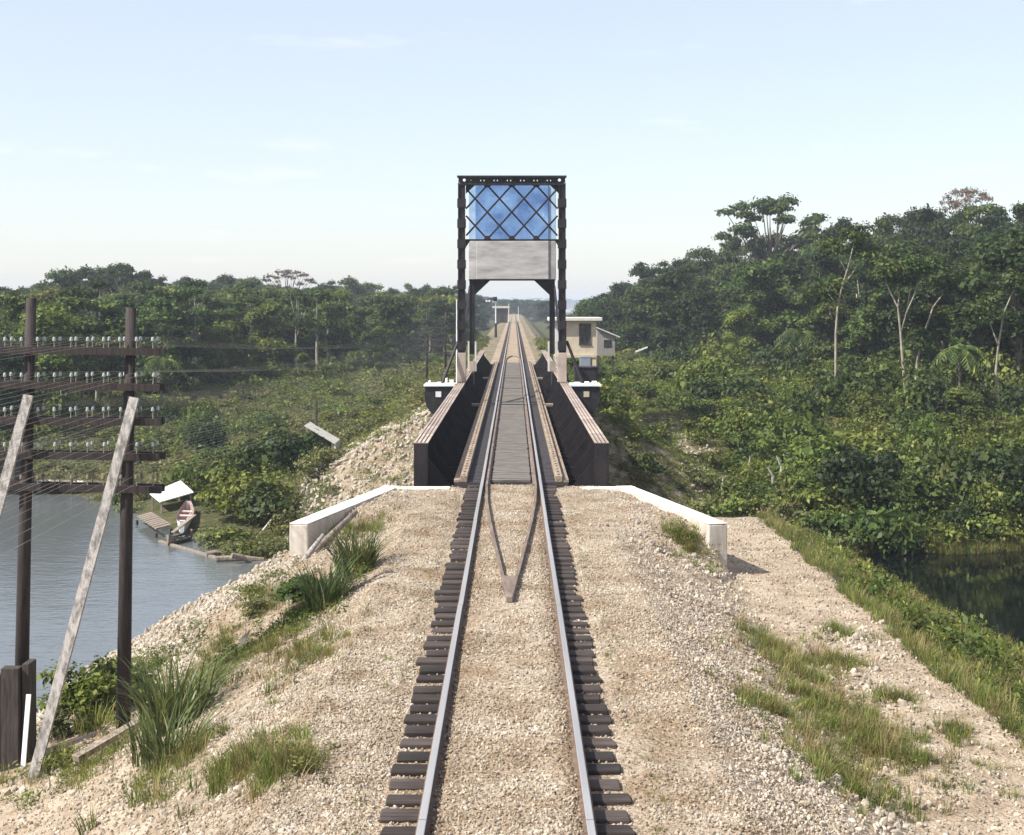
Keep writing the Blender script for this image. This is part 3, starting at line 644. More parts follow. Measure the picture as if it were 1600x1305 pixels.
while x < 1.9:
    MB().bar((x, YT - .08, zbeam + .06), (x + .15, YT - .08, ztop - .07), .10, .03, (0, 1, 0)).build('lacing_bar', 'steel', tower)
    MB().bar((x + .15, YT - .04, zbeam + .06), (x, YT - .04, ztop - .07), .10, .03, (0, 1, 0)).build('lacing_bar', 'steel', tower)
    if i % 4 == 1: MB().box(x - .1, x + .28, YT - .02, YT + .02, zbeam + .06, ztop - .07).build('web_plate', 'steel', tower)
    x += .16; i += 1
# lattice
xl, xr = -2.24, 2.18; H = zbeam - zstrut; sl = .905; pit = 152 / 335 * H; x0c = -.03
for sg in (-1, 1):
    for kk in range(-5, 6):
        pts = []
        xs0 = x0c + kk * pit
        tA, tB = 0.0, H
        for t_ in np.linspace(0, H, 200):
            xx = xs0 + sg * sl * t_
            if xl <= xx <= xr: pts.append(t_)
        if len(pts) > 8:
            a, b = pts[0], pts[-1]
            yy = YT + .03 * sg
            MB().bar((xs0 + sg * sl * a, yy, zbeam - a), (xs0 + sg * sl * b, yy, zbeam - b), .085, .04, (0, 1, 0)).build('lattice_bar', 'steel', tower)
MB().box(-2.27, 2.21, YT - .06, YT + .06, zstrut - .07, zstrut).build('lattice_strut', 'steel', tower)
for kk in (-1, 0, 1):
    c = x0c + kk * pit
    MB().prism([(c - .17, zstrut), (c + .17, zstrut), (c + .07, zstrut + .16), (c - .07, zstrut + .16)], 'y', YT - .09, YT - .065).build('gusset_plate', 'steel', tower)
    MB().prism([(c - .2, zbeam), (c + .2, zbeam), (c + .08, zbeam - .12), (c - .08, zbeam - .12)], 'y', YT - .09, YT - .065).build('gusset_plate', 'steel', tower)
# rear portal that stands under the counterweight, tied to the tower by side struts
YR = 86.0
zcb = 4.7 + 38.5 * 85 / 2400
for s in (-1, 1):
    xc = s * 2.24 - .03
    lg = MB(); lg.box(xc - .15, xc - .11, YR - .15, YR + .15, 1.9, zcb - .06); lg.box(xc + .11, xc + .15, YR - .15, YR + .15, 1.9, zcb - .06); lg.box(xc - .11, xc + .11, YR - .1, YR + .1, 1.9, zcb - .06)
    lg.build('rear_leg', 'steel', tower)
    MB().prism([(xc - s * .15, zcb - .06), (xc - s * 1.0, zcb - .06), (xc - s * .15, zcb - .86)], 'y', YR - .1, YR + .1).build('knee_gusset', 'steel', tower)
    MB().box(xc - .24, xc - .15, YR - .2, YR + .2, .93, 2.6).build('leg_shoe', 'roof_pale', tower)
    MB().box(xc + .15, xc + .24, YR - .2, YR + .2, .93, 2.6).build('leg_shoe', 'roof_pale', tower)
    MB().box(xc - .15, xc + .15, YR - .22, YR + .22, .93, 1.5).build('leg_shoe', 'steel_dusty', tower)
    MB().box(s * 2.62 - .45, s * 2.62 + .45, YR - 1.5, YR + 1.2, -.9, .89).build('rear_pedestal', 'black', tower)
    for (za, zb_) in ((2.4, 5.6),):
        MB().bar((s * 2.40 - .03, YT + .25, za), (s * 2.36 - .03, YR - .6, zb_), .10, .22).build('side_strut', 'steel', tower)
MB().box(-2.45, 2.39, YR - .25, YR + .25, zcb - .06, zcb - .003).build('rear_beam', 'steel', tower)
cwt = thing('counterweight', 'huge concrete counterweight slab, blue above and grey below, hung in the tower', 'counterweight')
zmid = 4.7 + 99 * 85 / 2400; zct = 4.7 + 186 * 85 / 2400
MB().box(-2.02, 2.0, 85.0, 87.8, zcb, zmid - .02).build('lower_block', 'cw_grey', cwt, bevel=.03)
MB().box(2.0, 2.40, 85.07, 87.7, zcb, zmid - .02).build('side_cheek', 'cw_side', cwt, bevel=.02)
MB().box(-2.44, -2.02, 85.05, 87.7, zcb, zmid - .02).build('side_cheek', 'cw_grey', cwt, bevel=.02)
MB().box(-2.05, 2.0, 85.0, 87.8, zmid, zct).build('upper_block', 'cw_blue', cwt, bevel=.03)
MB().box(2.0, 2.40, 85.07, 87.7, zmid, zct).build('side_cheek', 'cw_blue_side', cwt, bevel=.02)
MB().box(-2.44, -2.05, 85.05, 87.7, zmid, zct).build('side_cheek', 'cw_blue_side', cwt, bevel=.02)

# near abutment with flared wing walls
ab = thing('bridge_abutment', 'white concrete abutment with two flared wing walls at the near bridge end', 'abutment')
ZW = -.14
WORN = bpy.data.textures.new('worn', 'CLOUDS'); WORN.noise_scale = .35; WORN.noise_depth = 3
def worn(o, k=.04):
    sb = o.modifiers.new('divide', 'SUBSURF'); sb.subdivision_type = 'SIMPLE'; sb.levels = sb.render_levels = 5
    d = o.modifiers.new('wear', 'DISPLACE'); d.texture = WORN; d.strength = k; d.mid_level = .5; d.texture_coords = 'GLOBAL'
    return o
MB().box(-3.5, 3.46, 40.45, 41.45, -8, -.62).build('back_wall', 'concrete_stain', ab)
for s in (-1, 1):
    MB().box(min(s * 1.62, s * 3.3), max(s * 1.62, s * 3.3), 40.45, 40.86, -.62, ZW - .012).build('parapet', 'concrete', ab, bevel=.02)
    a = Vector((-2.95, 40.85)) if s < 0 else Vector((2.78, 40.85)); b = Vector((-4.47, 33.85)) if s < 0 else Vector((4.36, 33.85)); tw = .44
    d = (b - a).normalized(); nrm = Vector((d.y, -d.x)) * tw
    if nrm.x * s < 0: nrm = -nrm
    poly = [tuple(a), tuple(b), tuple(b + nrm), tuple(a + nrm)]
    wl = MB(); wl.prism(poly, 'z', -8, ZW - .03); worn(wl.build('wing_wall', 'concrete_stain', ab, bevel=.03))
    worn(MB().prism([(p[0], p[1]) for p in poly], 'z', ZW - .03, ZW).build('wall_coping', 'concrete', ab, bevel=.012), .014)

# ------------------------------------------------------------------ telegraph lines
DN = 26.0
def telegraph(name, label, DD, near):
    x1, x2 = (-8.13, -6.44) if near else (-7.99, -6.27)
    root = thing(name, label, 'telegraph pole', ((x1 + x2) / 2, DD, tz((x1 + x2) / 2, DD)))
    o0 = Vector(root.location)
    def L(mb, n, m, **k):
        ob = mb.build(n, m, root, **k); ob.location = -o0; return ob
    tops = (4.80, 4.64) if near else (4.1, 3.95)
    for i, xx in enumerate((x1, x2)):
        zb = min(tz(xx, DD), -2.2) - .6
        dx = -.17 if i == 0 else -.11
        if not near: dx = .02
        L(MB().tube([(xx + dx, DD, zb), (xx + dx * .5, DD, (zb + tops[i]) / 2), (xx + .03, DD, tops[i])], [.125, .108, .085], 10), 'pole', 'pole', smooth=True)
    arms = [3.91, 3.31, 2.73, 2.14, 1.59] if near else [3.15, 2.55, 1.97, 1.38, .8, .2]
    pins = []
    xa, xb = -8.61, -5.88
    for k, z in enumerate(arms):
        tl = random.uniform(-.02, .02)
        for q in (-1, 1):
            yy = DD + q * .155
            L(MB().bar((xa + random.uniform(-.02, .02), yy, z + .02 + tl), (xb + random.uniform(-.02, .02), yy, z - .02), .10, .12), 'crossarm', 'pole')
            for j in range(10):
                fx = (j / 9.0) if j < 5 else (j / 9.0); px = xa + .12 + (xb - xa - .24) * fx
                if near:
                    if q < 0: pins.append((px, DD, z + .24))
                    ins = link('insulator', PIN, root); ins.location = Vector((px, yy, z + .06)) - o0; ins.rotation_euler = (random.uniform(-.05, .05), random.uniform(-.08, .08), 0)
                    if k == 4: ins.data = PIN_DULL
                elif q < 0: pins.append((px, DD, z + .1))
    return root, pins
def pin_mesh(m2):
    mb = MB(); mb.tube([(0, 0, -.02), (0, 0, .12)], [.012, .010], 6, 0)
    mb.tube([(0, 0, .10), (0, 0, .11), (0, 0, .14), (0, 0, .165), (0, 0, .175)], [.020, .028, .026, .020, .008], 10, 1)
    me = mb.mesh('insulator'); me.materials.append(M['old_wood']); me.materials.append(M[m2]); return me
PIN = pin_mesh('glass_ins'); PIN_DULL = pin_mesh('old_wood')
near_tel, pn = telegraph('twin_telegraph_pole', 'near twin pole telegraph frame with five insulator crossarms by the water', DN, True)
far_tel, pf = telegraph('twin_telegraph_pole', 'distant twin pole telegraph frame left of the bridge tower', 142.0, False)
o0 = Vector(near_tel.location)
for (p, q) in ((at(210, 622, 25.85), (-7.43, 23.9, -2.75)), (at(45, 618, 25.85), (-9.25, 23.9, -3.2))):
    b = MB().bar(p, q, .16, .09, (0, 1, 0)).build('raking_brace', 'brace', near_tel); b.location = -o0
rows = ['top', 'second', 'middle', 'fourth', 'lowest']
for k in range(5):
    for j in range(10):
        a = Vector(pn[k * 10 + j]); b = Vector(pf[k * 10 + j]); pts = []
        for i in range(8):
            t = i / 8; p = Vector((a.x, -70, a.z + .1)).lerp(a, t); p.z -= .9 * 4 * t * (1 - t) * .45; pts.append(p)
        for i in range(15):
            t = i / 14; p = a.lerp(b, t); p.z -= 1.1 * 4 * t * (1 - t); pts.append(p)
        o = MB().tube(pts, [.0026] * len(pts), 3).build('telegraph_wire', 'wire')
        tag(o, f'thin telegraph wire tied along the {rows[k]} crossarm of the near twin poles', 'wire', f'wires on the {rows[k]} crossarm')

# timber stubs and litter round the foot of the left pole
def solid(name, label, cat, mb, m, group=None, bevel=0, smooth=False):
    return tag(mb.build(name, m, bevel=bevel, smooth=smooth), label, cat, group)
stub = thing('pole_stub', 'dark squared timber stubs clasping the foot of the leftmost pole', 'timber', (-8.3, 25.8, tz(-8.3, 25.8)))
o0 = Vector(stub.location)
for (xa, xb, ya, yb, zt_) in ((-8.42, -8.12, 25.4, 25.62, -1.33), (-8.10, -7.98, 25.5, 25.9, -1.28), (-8.52, -8.44, 25.45, 25.6, -1.45)):
    b = MB().box(xa, xb, ya, yb, -3.6, zt_).build('timber_post', 'dark_wood', stub, bevel=.012); b.location = -o0
bd = MB().box(-9.4, -8.52, 25.55, 25.6, -3.4, -1.62).build('board', 'old_wood', stub); bd.location = -o0
solid('stake', 'short white stake standing before the leftmost pole', 'stake', MB().bar(at(45, 1085, 24.6), at(36, 1200, 24.4), .075, .03, (0, 1, 0)), 'white')
solid('fallen_plank', 'broad grey plank lying across the rubble under the telegraph poles', 'plank', MB().bar(at(118, 1186, 23.6), at(220, 1127, 24.6), .17, .10), 'old_wood', bevel=.01)
solid('plank_end', 'small pale split plank in the long grass at lower left', 'plank', MB().bar(at(243, 1180, 22.4), at(268, 1212, 22.0), .06, .05), 'brace')
solid('driftwood_log', 'long bare driftwood log leaning inside the left wing wall', 'log', MB().tube([at(468, 884, 33.0), at(512, 842, 33.8), at(556, 800, 35.0)], [.07, .075, .055], 8, jit=.2), 'old_wood', smooth=True)
solid('driftwood_log', 'short grey driftwood log below the left wing wall end', 'log', MB().tube([at(470, 882, 32.7), at(488, 858, 33.0), at(505, 836, 33.3)], [.06, .06, .045], 8, jit=.2), 'brace', smooth=True)
solid('dead_branch', 'reddish dead branch lying on the slope beside the long grass', 'branch', MB().tube([at(305, 1085, 24.4), at(335, 1072, 24.8), at(352, 1058, 25.3)], [.05, .05, .03], 7, jit=.3), 'old_wood', smooth=True)

# ------------------------------------------------------------------ buildings beyond the river
hs = thing('operator_house', 'buff bridge operator house on posts with flat pale roof beside the tower', 'house', (4.5, 112, 0)); HO = Vector((4.5, 112, 0))
def H_(mb, n, m, par=None, **k):
    ob = mb.build(n, m, par or hs, **k)
    if par is None: ob.location = -HO
    return ob
X0, X1, ZF, ZR = 3.08, 6.08, 1.0, 3.45
WXa, WXb, WZa, WZb = 4.88, 5.62, 1.78, 3.20
wl = MB()
for (a, b, c, d) in ((X0 + .82, WXa, ZF, ZR), (WXb, X1, ZF, ZR), (WXa, WXb, ZF, WZa), (WXa, WXb, WZb, ZR)): wl.box(a, b, 112, 112.15, c, d)
wl.box(X1 - .15, X1, 112.15, 116, ZF, ZR); wl.box(X0, X1, 115.9, 116, ZF, ZR); wl.box(X0, X0 + .12, 112.15, 115.9, ZF, ZR)
wal = H_(wl, 'wall', 'house')
H_(MB().box(X0, X0 + .5, 111.97, 112.1, ZF, ZR), 'side_wall', 'house_side')
dr = H_(MB().box(X0 + .5, X0 + .82, 112.08, 112.13, ZF, ZR - .3), 'door', 'dark_wood')
H_(MB().box(X0 + .5, X0 + .82, 112.0, 112.15, ZR - .3, ZR), 'lintel', 'house')
wn = H_(MB().box(WXa, WXb, 112.08, 112.1, WZa, WZb), 'window', 'pane')
fr = MB(); fr.box(WXa - .06, WXb + .06, 111.95, 111.998, WZb, WZb + .07); fr.box(WXa - .08, WXb + .08, 111.92, 111.998, WZa - .08, WZa); fr.box(WXa - .06, WXa, 111.95, 111.998, WZa, WZb); fr.box(WXb, WXb + .06, 111.95, 111.998, WZa, WZb)
fr.box(WXa, WXb, 112.0, 112.07, 2.46, 2.51); fr.box(5.23, 5.27, 112.0, 112.07, WZa, 2.46); fr.box(5.23, 5.27, 112.0, 112.07, 2.51, WZb)
f = fr.build('window_frame', 'dark_wood', wn)
H_(MB().box(2.6, 6.5, 111.55, 116.5, ZR, ZR + .26), 'roof', 'roof_pale', bevel=.04)
H_(MB().box(X0, X1, 111.9, 116.1, ZF - .2, ZF), 'floor_slab', 'house')
for (xx, yy) in ((X0 + .1, 112.1), (X1 - .15, 112.1), (X0 + .1, 115.8), (X1 - .15, 115.8)): H_(MB().box(xx - .14, xx + .14, yy - .14, yy + .14, -2.4, ZF - .2), 'post', 'house')
hut = thing('grey_shed', 'small grey board shed with gable roof behind the operator house', 'shed', (7.6, 126, 0)); HO2 = Vector((7.6, 126, 0))
def S_(mb, n, m):
    ob = mb.build(n, m, hut); ob.location = -HO2; return ob
S_(MB().prism([(6.9, .45), (8.35, .45), (8.35, 2.05), (6.9, 2.65)], 'y', 126, 129), 'wall', 'shed')
S_(MB().prism([(6.7, 2.78), (8.75, 1.93), (8.75, 2.03), (6.7, 2.88)], 'y', 125.7, 129.3), 'roof', 'roof_pale')
S_(MB().box(7.45, 8.05, 125.96, 126.0, 1.15, 1.75), 'window', 'pane')
for xx in (7.0, 8.2): S_(MB().box(xx - .08, xx + .08, 126.1, 126.3, -3, .45), 'post', 'dark_wood')
solid('machine_cabinet', 'dark machinery cabinet on the platform right of the tower', 'cabinet', MB().box(3.05, 4.15, 75.0, 76.2, -.6, 1.55).box(3.0, 4.2, 74.95, 76.25, 1.55, 1.62), 'black', bevel=.02)
solid('white_crate', 'white painted crate under the operator house', 'crate', MB().box(3.95, 4.55, 90, 90.6, -.9, 1.55).box(3.9, 4.6, 89.95, 90.65, 1.55, 1.62), 'white', bevel=.02)
solid('white_mast', 'thin white mast standing by the left tower leg', 'mast', MB().tube([(-2.98, 82, -1.2), (-2.98, 82, 4.95)], [.045, .03], 8), 'white')
sg = thing('semaphore_signal', 'tall signal post with black base and two white discs beyond the bridge', 'signal', (-2.6, 226, tz(-2.6, 226))); so = Vector(sg.location)
def G_(mb, n, m):
    ob = mb.build(n, m, sg); ob.location = -so; return ob
G_(MB().tube([(-2.6, 226, -.5), (-2.6, 226, 1.85)], [.2, .17], 8), 'post_base', 'black'); G_(MB().tube([(-2.6, 226, 1.85), (-2.6, 226, 5.9)], [.09, .07], 8), 'post', 'white')
G_(MB().box(-2.95, -2.4, 225.8, 225.95, 5.1, 5.75), 'signal_head', 'black')
G_(MB().bar((-2.6, 225.7, 5.6), (-3.9, 225.7, 5.3), .08, .25), 'signal_arm', 'black')
for xx in (-3.95, -3.55): G_(MB().tube([(xx, 225.6, 5.15), (xx, 225.64, 5.15)], [.16, .16], 10), 'disc', 'white')
for (px, py0, py1, DD, lab) in ((795, 475, 497, 420, 'pale telegraph post standing left of the far track'), (810, 479, 498, 480, 'pale post at the far end of the track')):
    a = at(px, py1, DD); b = at(px, py0, DD); a.z = tz(a.x, DD) - .3
    solid('track_post', lab, 'post', MB().tube([a, b], [.16, .12], 6), 'roof_pale')
fh = thing('station_hut', 'dark far building with pale roof beside the distant track', 'building', (-5.6, 400, 0)); fo = Vector((-5.6, 400, 0))
for n, m, bx in (('wall', 'dark_wood', (-4.4, -1.6, 400, 406, -3.5, 3.6)), ('roof', 'roof_pale', (-5.6, -1.1, 399.4, 406.6, 3.6, 4.1)), ('door', 'black', (-3.4, -2.6, 399.94, 399.99, -.3, 1.8))):
    b = MB().box(*bx).build(n, m, fh); b.location = -fo
solid('white_roof', 'low pale roof among bushes far left of the track', 'roof', MB().prism([(-12.5, 2.0), (-8.6, 1.5), (-8.6, 1.2), (-12.5, 1.2)], 'y', 262, 266).box(-12.2, -9, 262.3, 265.7, -3, 1.2), 'roof_pale')
solid('white_roof', 'small white roof patch in the shrubs below the right hill', 'roof', MB().prism([(at(1168, 553, 150).x, at(0, 553, 150).z), (at(1188, 544, 150).x, at(0, 544, 150).z), (at(1188, 547, 150).x, at(0, 547, 150).z), (at(1168, 556, 150).x, at(0, 556, 150).z)], 'y', 150, 152), 'white')
solid('white_roof', 'tiny slanted white roof right of the grey shed', 'roof', MB().prism([(at(994, 549, 150).x, at(0, 549, 150).z), (at(1012, 542, 150).x, at(0, 542, 150).z), (at(1012, 544, 150).x, at(0, 544, 150).z), (at(994, 551, 150).x, at(0, 551, 150).z)], 'y', 150, 150.7), 'roof_pale')

# ------------------------------------------------------------------ left shore
sh = thing('boat_shelter', 'open shelter with slanted white sheet roof at the left shore', 'shelter', (-17.9, 80, WATER)); so = Vector((-17.9, 80, WATER))
c = [at(234, 771, 78.5), at(250, 784, 76.6), at(302.5, 769, 77.6), at(282, 751, 79.8)]
mb = MB(); mb.add([p for p in c] + [p - Vector((0, 0, .05)) for p in c], [(0, 1, 2, 3), (7, 6, 5, 4), (0, 4, 5, 1), (1, 5, 6, 2), (2, 6, 7, 3), (3, 7, 4, 0)])
b = mb.build('sheet_roof', 'white', sh); b.location = -so
cc = sum(c, Vector()) / 4
for p in c:
    q = p.lerp(cc, .12); b = MB().bar((q.x, q.y, q.z - .06), (q.x, q.y, -6.6), .09, .09).build('post', 'old_wood', sh); b.location = -so
dk = thing('jetty', 'small plank jetty at the left shore below the white roof', 'jetty', (-18, 74, WATER)); so = Vector((-18, 74, WATER))
A, B, Cc, Dd = at(214, 813, 74.5), at(236, 808, 76.0), at(268, 831, 71.6), at(244, 838, 70.3)
for p in (A, B, Cc, Dd): p.z = -5.58
for i in range(9):
    t0, t1 = i / 9 + .012, (i + 1) / 9 - .012
    q = [A.lerp(Dd, t0), B.lerp(Cc, t0), B.lerp(Cc, t1), A.lerp(Dd, t1)]
    zz = random.uniform(-.02, .02); q = [Vector((v.x, v.y, v.z + zz)) for v in q]
    b = MB().add(q + [v - Vector((0, 0, .06)) for v in q], [(0, 1, 2, 3), (7, 6, 5, 4), (0, 4, 5, 1), (1, 5, 6, 2), (2, 6, 7, 3), (3, 7, 4, 0)]).build('plank', 'old_wood', dk); b.location = -so
for p in (A, B, Cc, Dd):
    b = MB().tube([(p.x, p.y, -7.2), (p.x, p.y, -5.79)], [.07, .07], 6).build('pile', 'dark_wood', dk); b.location = -so
ls = thing('landing_stage', 'low dark landing stage on the far left shore behind the telegraph poles', 'jetty', (-27, 87, WATER)); lo = Vector((-27, 87, WATER))
for i in range(12):
    xx = -31.5 + i * .72; b = MB().box(xx, xx + .66, 86.0, 88.4, -5.5 + random.uniform(-.03, .03), -5.42).build('plank', 'old_wood' if i % 3 else 'roof_pale', ls); b.location = -lo
    if i % 3 == 0:
        b = MB().tube([(xx + .3, 86.1, -7.4), (xx + .3, 86.1, -5.0 + random.uniform(-.2, .3))], [.08, .07], 6).build('pile', 'dark_wood', ls); b.location = -lo
b = MB().box(-30.6, -28.2, 87.0, 88.3, -5.4, -4.1).box(-30.9, -27.9, 86.7, 88.5, -4.1, -4.02).build('store', 'dark_wood', ls); b.location = -lo
def boat(name, label, p, length, wid, ang, m_in, dep=.42, m_out='white'):
    root = thing(name, label, 'boat', p, rz=ang); out = []; inn = []; n = 9
    st = []
    for i in range(n):
        t = i / (n - 1); wv = wid / 2 * math.sin(math.pi * (.06 + .88 * t)) ** .7; zz = dep + .18 * abs(2 * t - 1) ** 2.2; st.append((t * length - length / 2, wv, zz))
    def shell(k, off):
        V = []
        for (yy, wv, zz) in st: V += [(-wv * k, yy, zz), (-wv * .75 * k, yy, .12 + off), (0, yy, off), (wv * .75 * k, yy, .12 + off), (wv * k, yy, zz)]
        F = [(i * 5 + j, i * 5 + j + 1, (i + 1) * 5 + j + 1, (i + 1) * 5 + j) for i in range(n - 1) for j in range(4)]
        return V, F
    V, F = shell(1, 0); mb = MB().add(V, F); e = mb.add([V[j] for j in range(5)], [(4, 3, 2, 1, 0)]); mb.add([V[(n - 1) * 5 + j] for j in range(5)], [(0, 1, 2, 3, 4)])
    mb.build('hull', m_out, root, smooth=False)
    V, F = shell(.9, .06); MB().add(V, F).build('inner_hull', m_in, root)
    for t in (.3, .55, .75):
        yy = t * length - length / 2; wv = wid / 2 * math.sin(math.pi * (.06 + .88 * t)) ** .7
        MB().box(-wv * .9, wv * .9, yy - .12, yy + .12, dep - .12, dep - .07).build('thwart', 'roof_pale', root)
    return root
bp = Vector((-15.8, 75.0, tz(-15.8, 75.0)))
b1 = boat('rowing_boat', 'white rowing boat with faded red inside drawn up on the left shore', (-15.7, 73.6, max(tz(-15.7, 73.6), -6) + .06), 5.0, .78, R(-12), 'red'); b1.rotation_euler = (R(4), R(3), R(9))
b2 = boat('skiff', 'small pale skiff half hidden by reeds near the rowing boat', (-14.95, 69.0, -6.02), 1.9, .5, R(-22), 'dark_wood', .3, 'old_wood')
solid('leaning_pole', 'long pale pole leaning on the bushes at the water edge', 'pole', MB().tube([at(398, 845, 68.4), at(450, 780, 71)], [.06, .045], 7), 'roof_pale')
for i, (pa, pb, dd, lab) in enumerate((((338, 874), (412, 876), 63.8, 'long bleached log lying along the left waterline'), ((322, 866), (352, 872), 65.2, 'short bleached log left of the long shore log'), ((362, 868), (392, 882), 63.2, 'slanted branch caught on the long shore log'))):
    a, b = at(*pa, dd), at(*pb, dd + .4); a.z = max(a.z, -5.98); b.z = max(b.z, -5.98)
    solid('shore_log', lab, 'log', MB().tube([a, a.lerp(b, .5) + Vector((0, 0, .05)), b], [.12, .13, .07], 7, jit=.3), 'old_wood')
solid('floating_plank', 'thin plank floating on the water off the left shore', 'plank', MB().bar((-15.9, 69.2, -5.97), (-12.4, 64.6, -5.97), .16, .06), 'old_wood')
solid('stranded_plank', 'dark plank lying aslant on the skiff', 'plank', MB().bar((-15.3, 69.2, -5.6), (-14.6, 70.6, -5.0), .2, .05), 'old_wood')
gh = thing('gauge_hut', 'little dark hut with slanted board roof and tall post on the far left bank', 'hut', (-11.3, 88, tz(-11.3, 88))); so = Vector(gh.location)
def U_(mb, n, m):
    ob = mb.build(n, m, gh); ob.location = -so; return ob
ra, rb = at(480, 662, 88), at(527, 690, 88)
zg = so.z
for i in range(4):
    y0_ = 86.9 + i * .62
    U_(MB().prism([(ra.x, ra.z), (rb.x, rb.z), (rb.x, rb.z - .07), (ra.x, ra.z - .07)], 'y', y0_, y0_ + .58), 'roof_board', 'roof_pale')
U_(MB().prism([(ra.x + .35, zg - .5), (rb.x - .45, zg - .5), (rb.x - .45, rb.z + .08), (ra.x + .35, ra.z - .3)], 'y', 87.4, 89.0), 'wall', 'dark_wood')
for xx in (ra.x + .15, rb.x - .15): U_(MB().box(xx - .06, xx + .06, 87.0, 87.14, zg - .6, ra.z - .15 - (xx - ra.x) * .6), 'corner_post', 'old_wood')
U_(MB().box(rb.x - .14, rb.x + .04, 87.0, 89.2, rb.z - .45, rb.z - .08), 'fascia', 'roof_pale')
p0 = at(494, 625, 89.3); U_(MB().tube([(p0.x, 89.3, zg - .5), (p0.x, 89.3, p0.z)], [.11, .08], 7), 'post', 'dark_wood')

# ------------------------------------------------------------------ forest: skyline in photo pixels guides heights
SKX = [-80, 0, 60, 150, 200, 250, 300, 360, 410, 480, 540, 600, 640, 700, 760, 800, 880, 930, 965, 1000, 1050, 1100, 1140, 1200, 1260, 1300, 1350, 1385, 1410, 1450, 1500, 1550, 1600, 1700]
SKY = [455, 452, 440, 418, 412, 426, 432, 430, 440, 447, 438, 449, 443, 445, 462, 466, 468, 458, 448, 415, 402, 390, 388, 374, 362, 352, 346, 334, 346, 334, 322, 316, 312, 310]
def skyz(x, y): return CAM_H + (VY - np.interp(VX + x * FPX / y, SKX, SKY)) * y / FPX
placed = []
def ok_spot(x, y, r): return all((x - a) ** 2 + (y - b) ** 2 > r * r for a, b in placed)
def where_l(px):
    for lim, t in ((55, 'left of the leftmost telegraph pole'), (205, 'between the two telegraph poles'), (300, 'just right of the near telegraph poles'), (400, 'above the drawn up rowing boat'), (500, 'straight above the gauge hut'), (600, 'above the rubble slope'), (9999, 'nearest the bridge tower')):
        if px < lim: return t
def where_r(px):
    for lim, t in ((1080, 'nearest the operator house'), (1180, 'under the small dark skyline tree'), (1270, 'under the big umbrella tree'), (1350, 'around the leftmost pale trunk'), (1450, 'around the white forking trunk'), (1540, 'under the pinkish skyline tree'), (9999, 'at the right border')):
        if px < lim: return t
LOOK = {'r': 'round crowned', 'b': 'bushy', 't': 'tall thin', 'u': 'flat topped'}; TONE = {'d': 'dark green', 'm': 'mid green', 'l': 'light green'}
def forest_label(side, key, x, y, sky=False):
    px = VX + x * FPX / y; w_ = where_l(px) if side == 'l' else where_r(px)
    return f"{LOOK[key[0]]} {TONE.get(key[1], 'dark green')} {'skyline tree' if sky else 'tree massed'} {w_}", (('skyline trees ' if sky else 'jungle trees ') + w_)
def forest(n, gen, keys, hmin, hmax, sp, labels, group, name):
    done = tries = 0
    while done < n and tries < n * 40:
        tries += 1; x, y = gen()
        if not ok_spot(x, y, sp): continue
        h = random.uniform(hmin, hmax); cap = float(skyz(x, y)) - tz(x, y) - .2
        if cap < hmin * .62: continue
        h = min(h, cap); placed.append((x, y)); k = random.choice(keys)
        lb_, gp_ = forest_label(labels, k, x, y)
        plant_tree(name, k, x, y, h, lb_, gp_, random.uniform(.95, 1.35)); done += 1
# row of trees that make the skyline
def skyrow(pxs, Dfun, keys, label, group):
    for px in pxs:
        D = Dfun(px); x = (px - VX) * D / FPX; h = float(skyz(x, D)) - tz(x, D)
        if h < 4: continue
        placed.append((x, D)); k = random.choice(keys); lb_, gp_ = forest_label(label, k, x, D, True); plant_tree('forest_tree', k, x, D, h * random.uniform(.98, 1.09), lb_, gp_, random.uniform(.75, 1.05) * (10 / h) ** .35)
LAB_L, LAB_R = 'l', 'r'
skyrow([-30, 8, 40, 72, 105, 135, 165, 195, 225, 258, 290, 322, 355, 390, 425, 455, 490, 522, 552, 580, 610, 640, 668, 695, 716], lambda p: 205 + .19 * p, ['rd0', 'rm0', 'rd1', 'rm1', 'rd2', 'rm2', 'bm0', 'tm0'], LAB_L, 'skyline trees left of the bridge')
skyrow([1012, 1040, 1068, 1096, 1122, 1150, 1178, 1206, 1236, 1262, 1290, 1318, 1345, 1372, 1400, 1428, 1455, 1482, 1510, 1538, 1566, 1595, 1625], lambda p: 250 - .155 * (p - 1000), ['rd0', 'rd1', 'rd2', 'bd0', 'bd1', 'rm0'], LAB_R, 'skyline trees on the right hill')
# single trees that stand out
def sky_tree(name, key, px, ptop, D, label, wide, cat='tree'):
    x = (px - VX) * D / FPX; z = tz(x, D); h = CAM_H + (VY - ptop) * D / FPX - z
    return plant_tree(name, key, x, D, h, label, None, wide * 10 / h if wide > 3 else wide, cat)
sky_tree('umbrella_tree', 'uml', 1210, 288, 205, 'big airy umbrella tree rising high above the right hill skyline', 1.0)
sky_tree('umbrella_tree', 'um1', 1165, 348, 207, 'small dark open tree touching the left of the big umbrella tree', .6)
sky_tree('blossom_tree', 'ub', 1512, 280, 175, 'round pinkish grey tree topping the right hill', .62)
sky_tree('blossom_tree', 'ub', 452, 414, 270, 'pale flat topped grey tree above the left jungle', .95)
sky_tree('layered_tree', 'um1', 200, 408, 222, 'spreading layered tree highest on the left skyline', 1.0)
sky_tree('layered_tree', 'um0', 165, 412, 228, 'flat crowned tree just left of the highest left skyline tree', .7)
sky_tree('vine_tree', 'vine', 1000, 397, 232, 'dark vine wrapped trunk alone at the left end of the right hill', .5)
sky_tree('round_tree', 'bm0', 640, 452, 235, 'dark rounded tree just left of the bridge tower', 1.0)
sky_tree('round_tree', 'bl1', 455, 455, 205, 'tall yellowish green tree in the middle of the left jungle', .8)
sky_tree('round_tree', 'bl0', 335, 505, 150, 'bright leafy tree behind the right telegraph pole', 1.0)
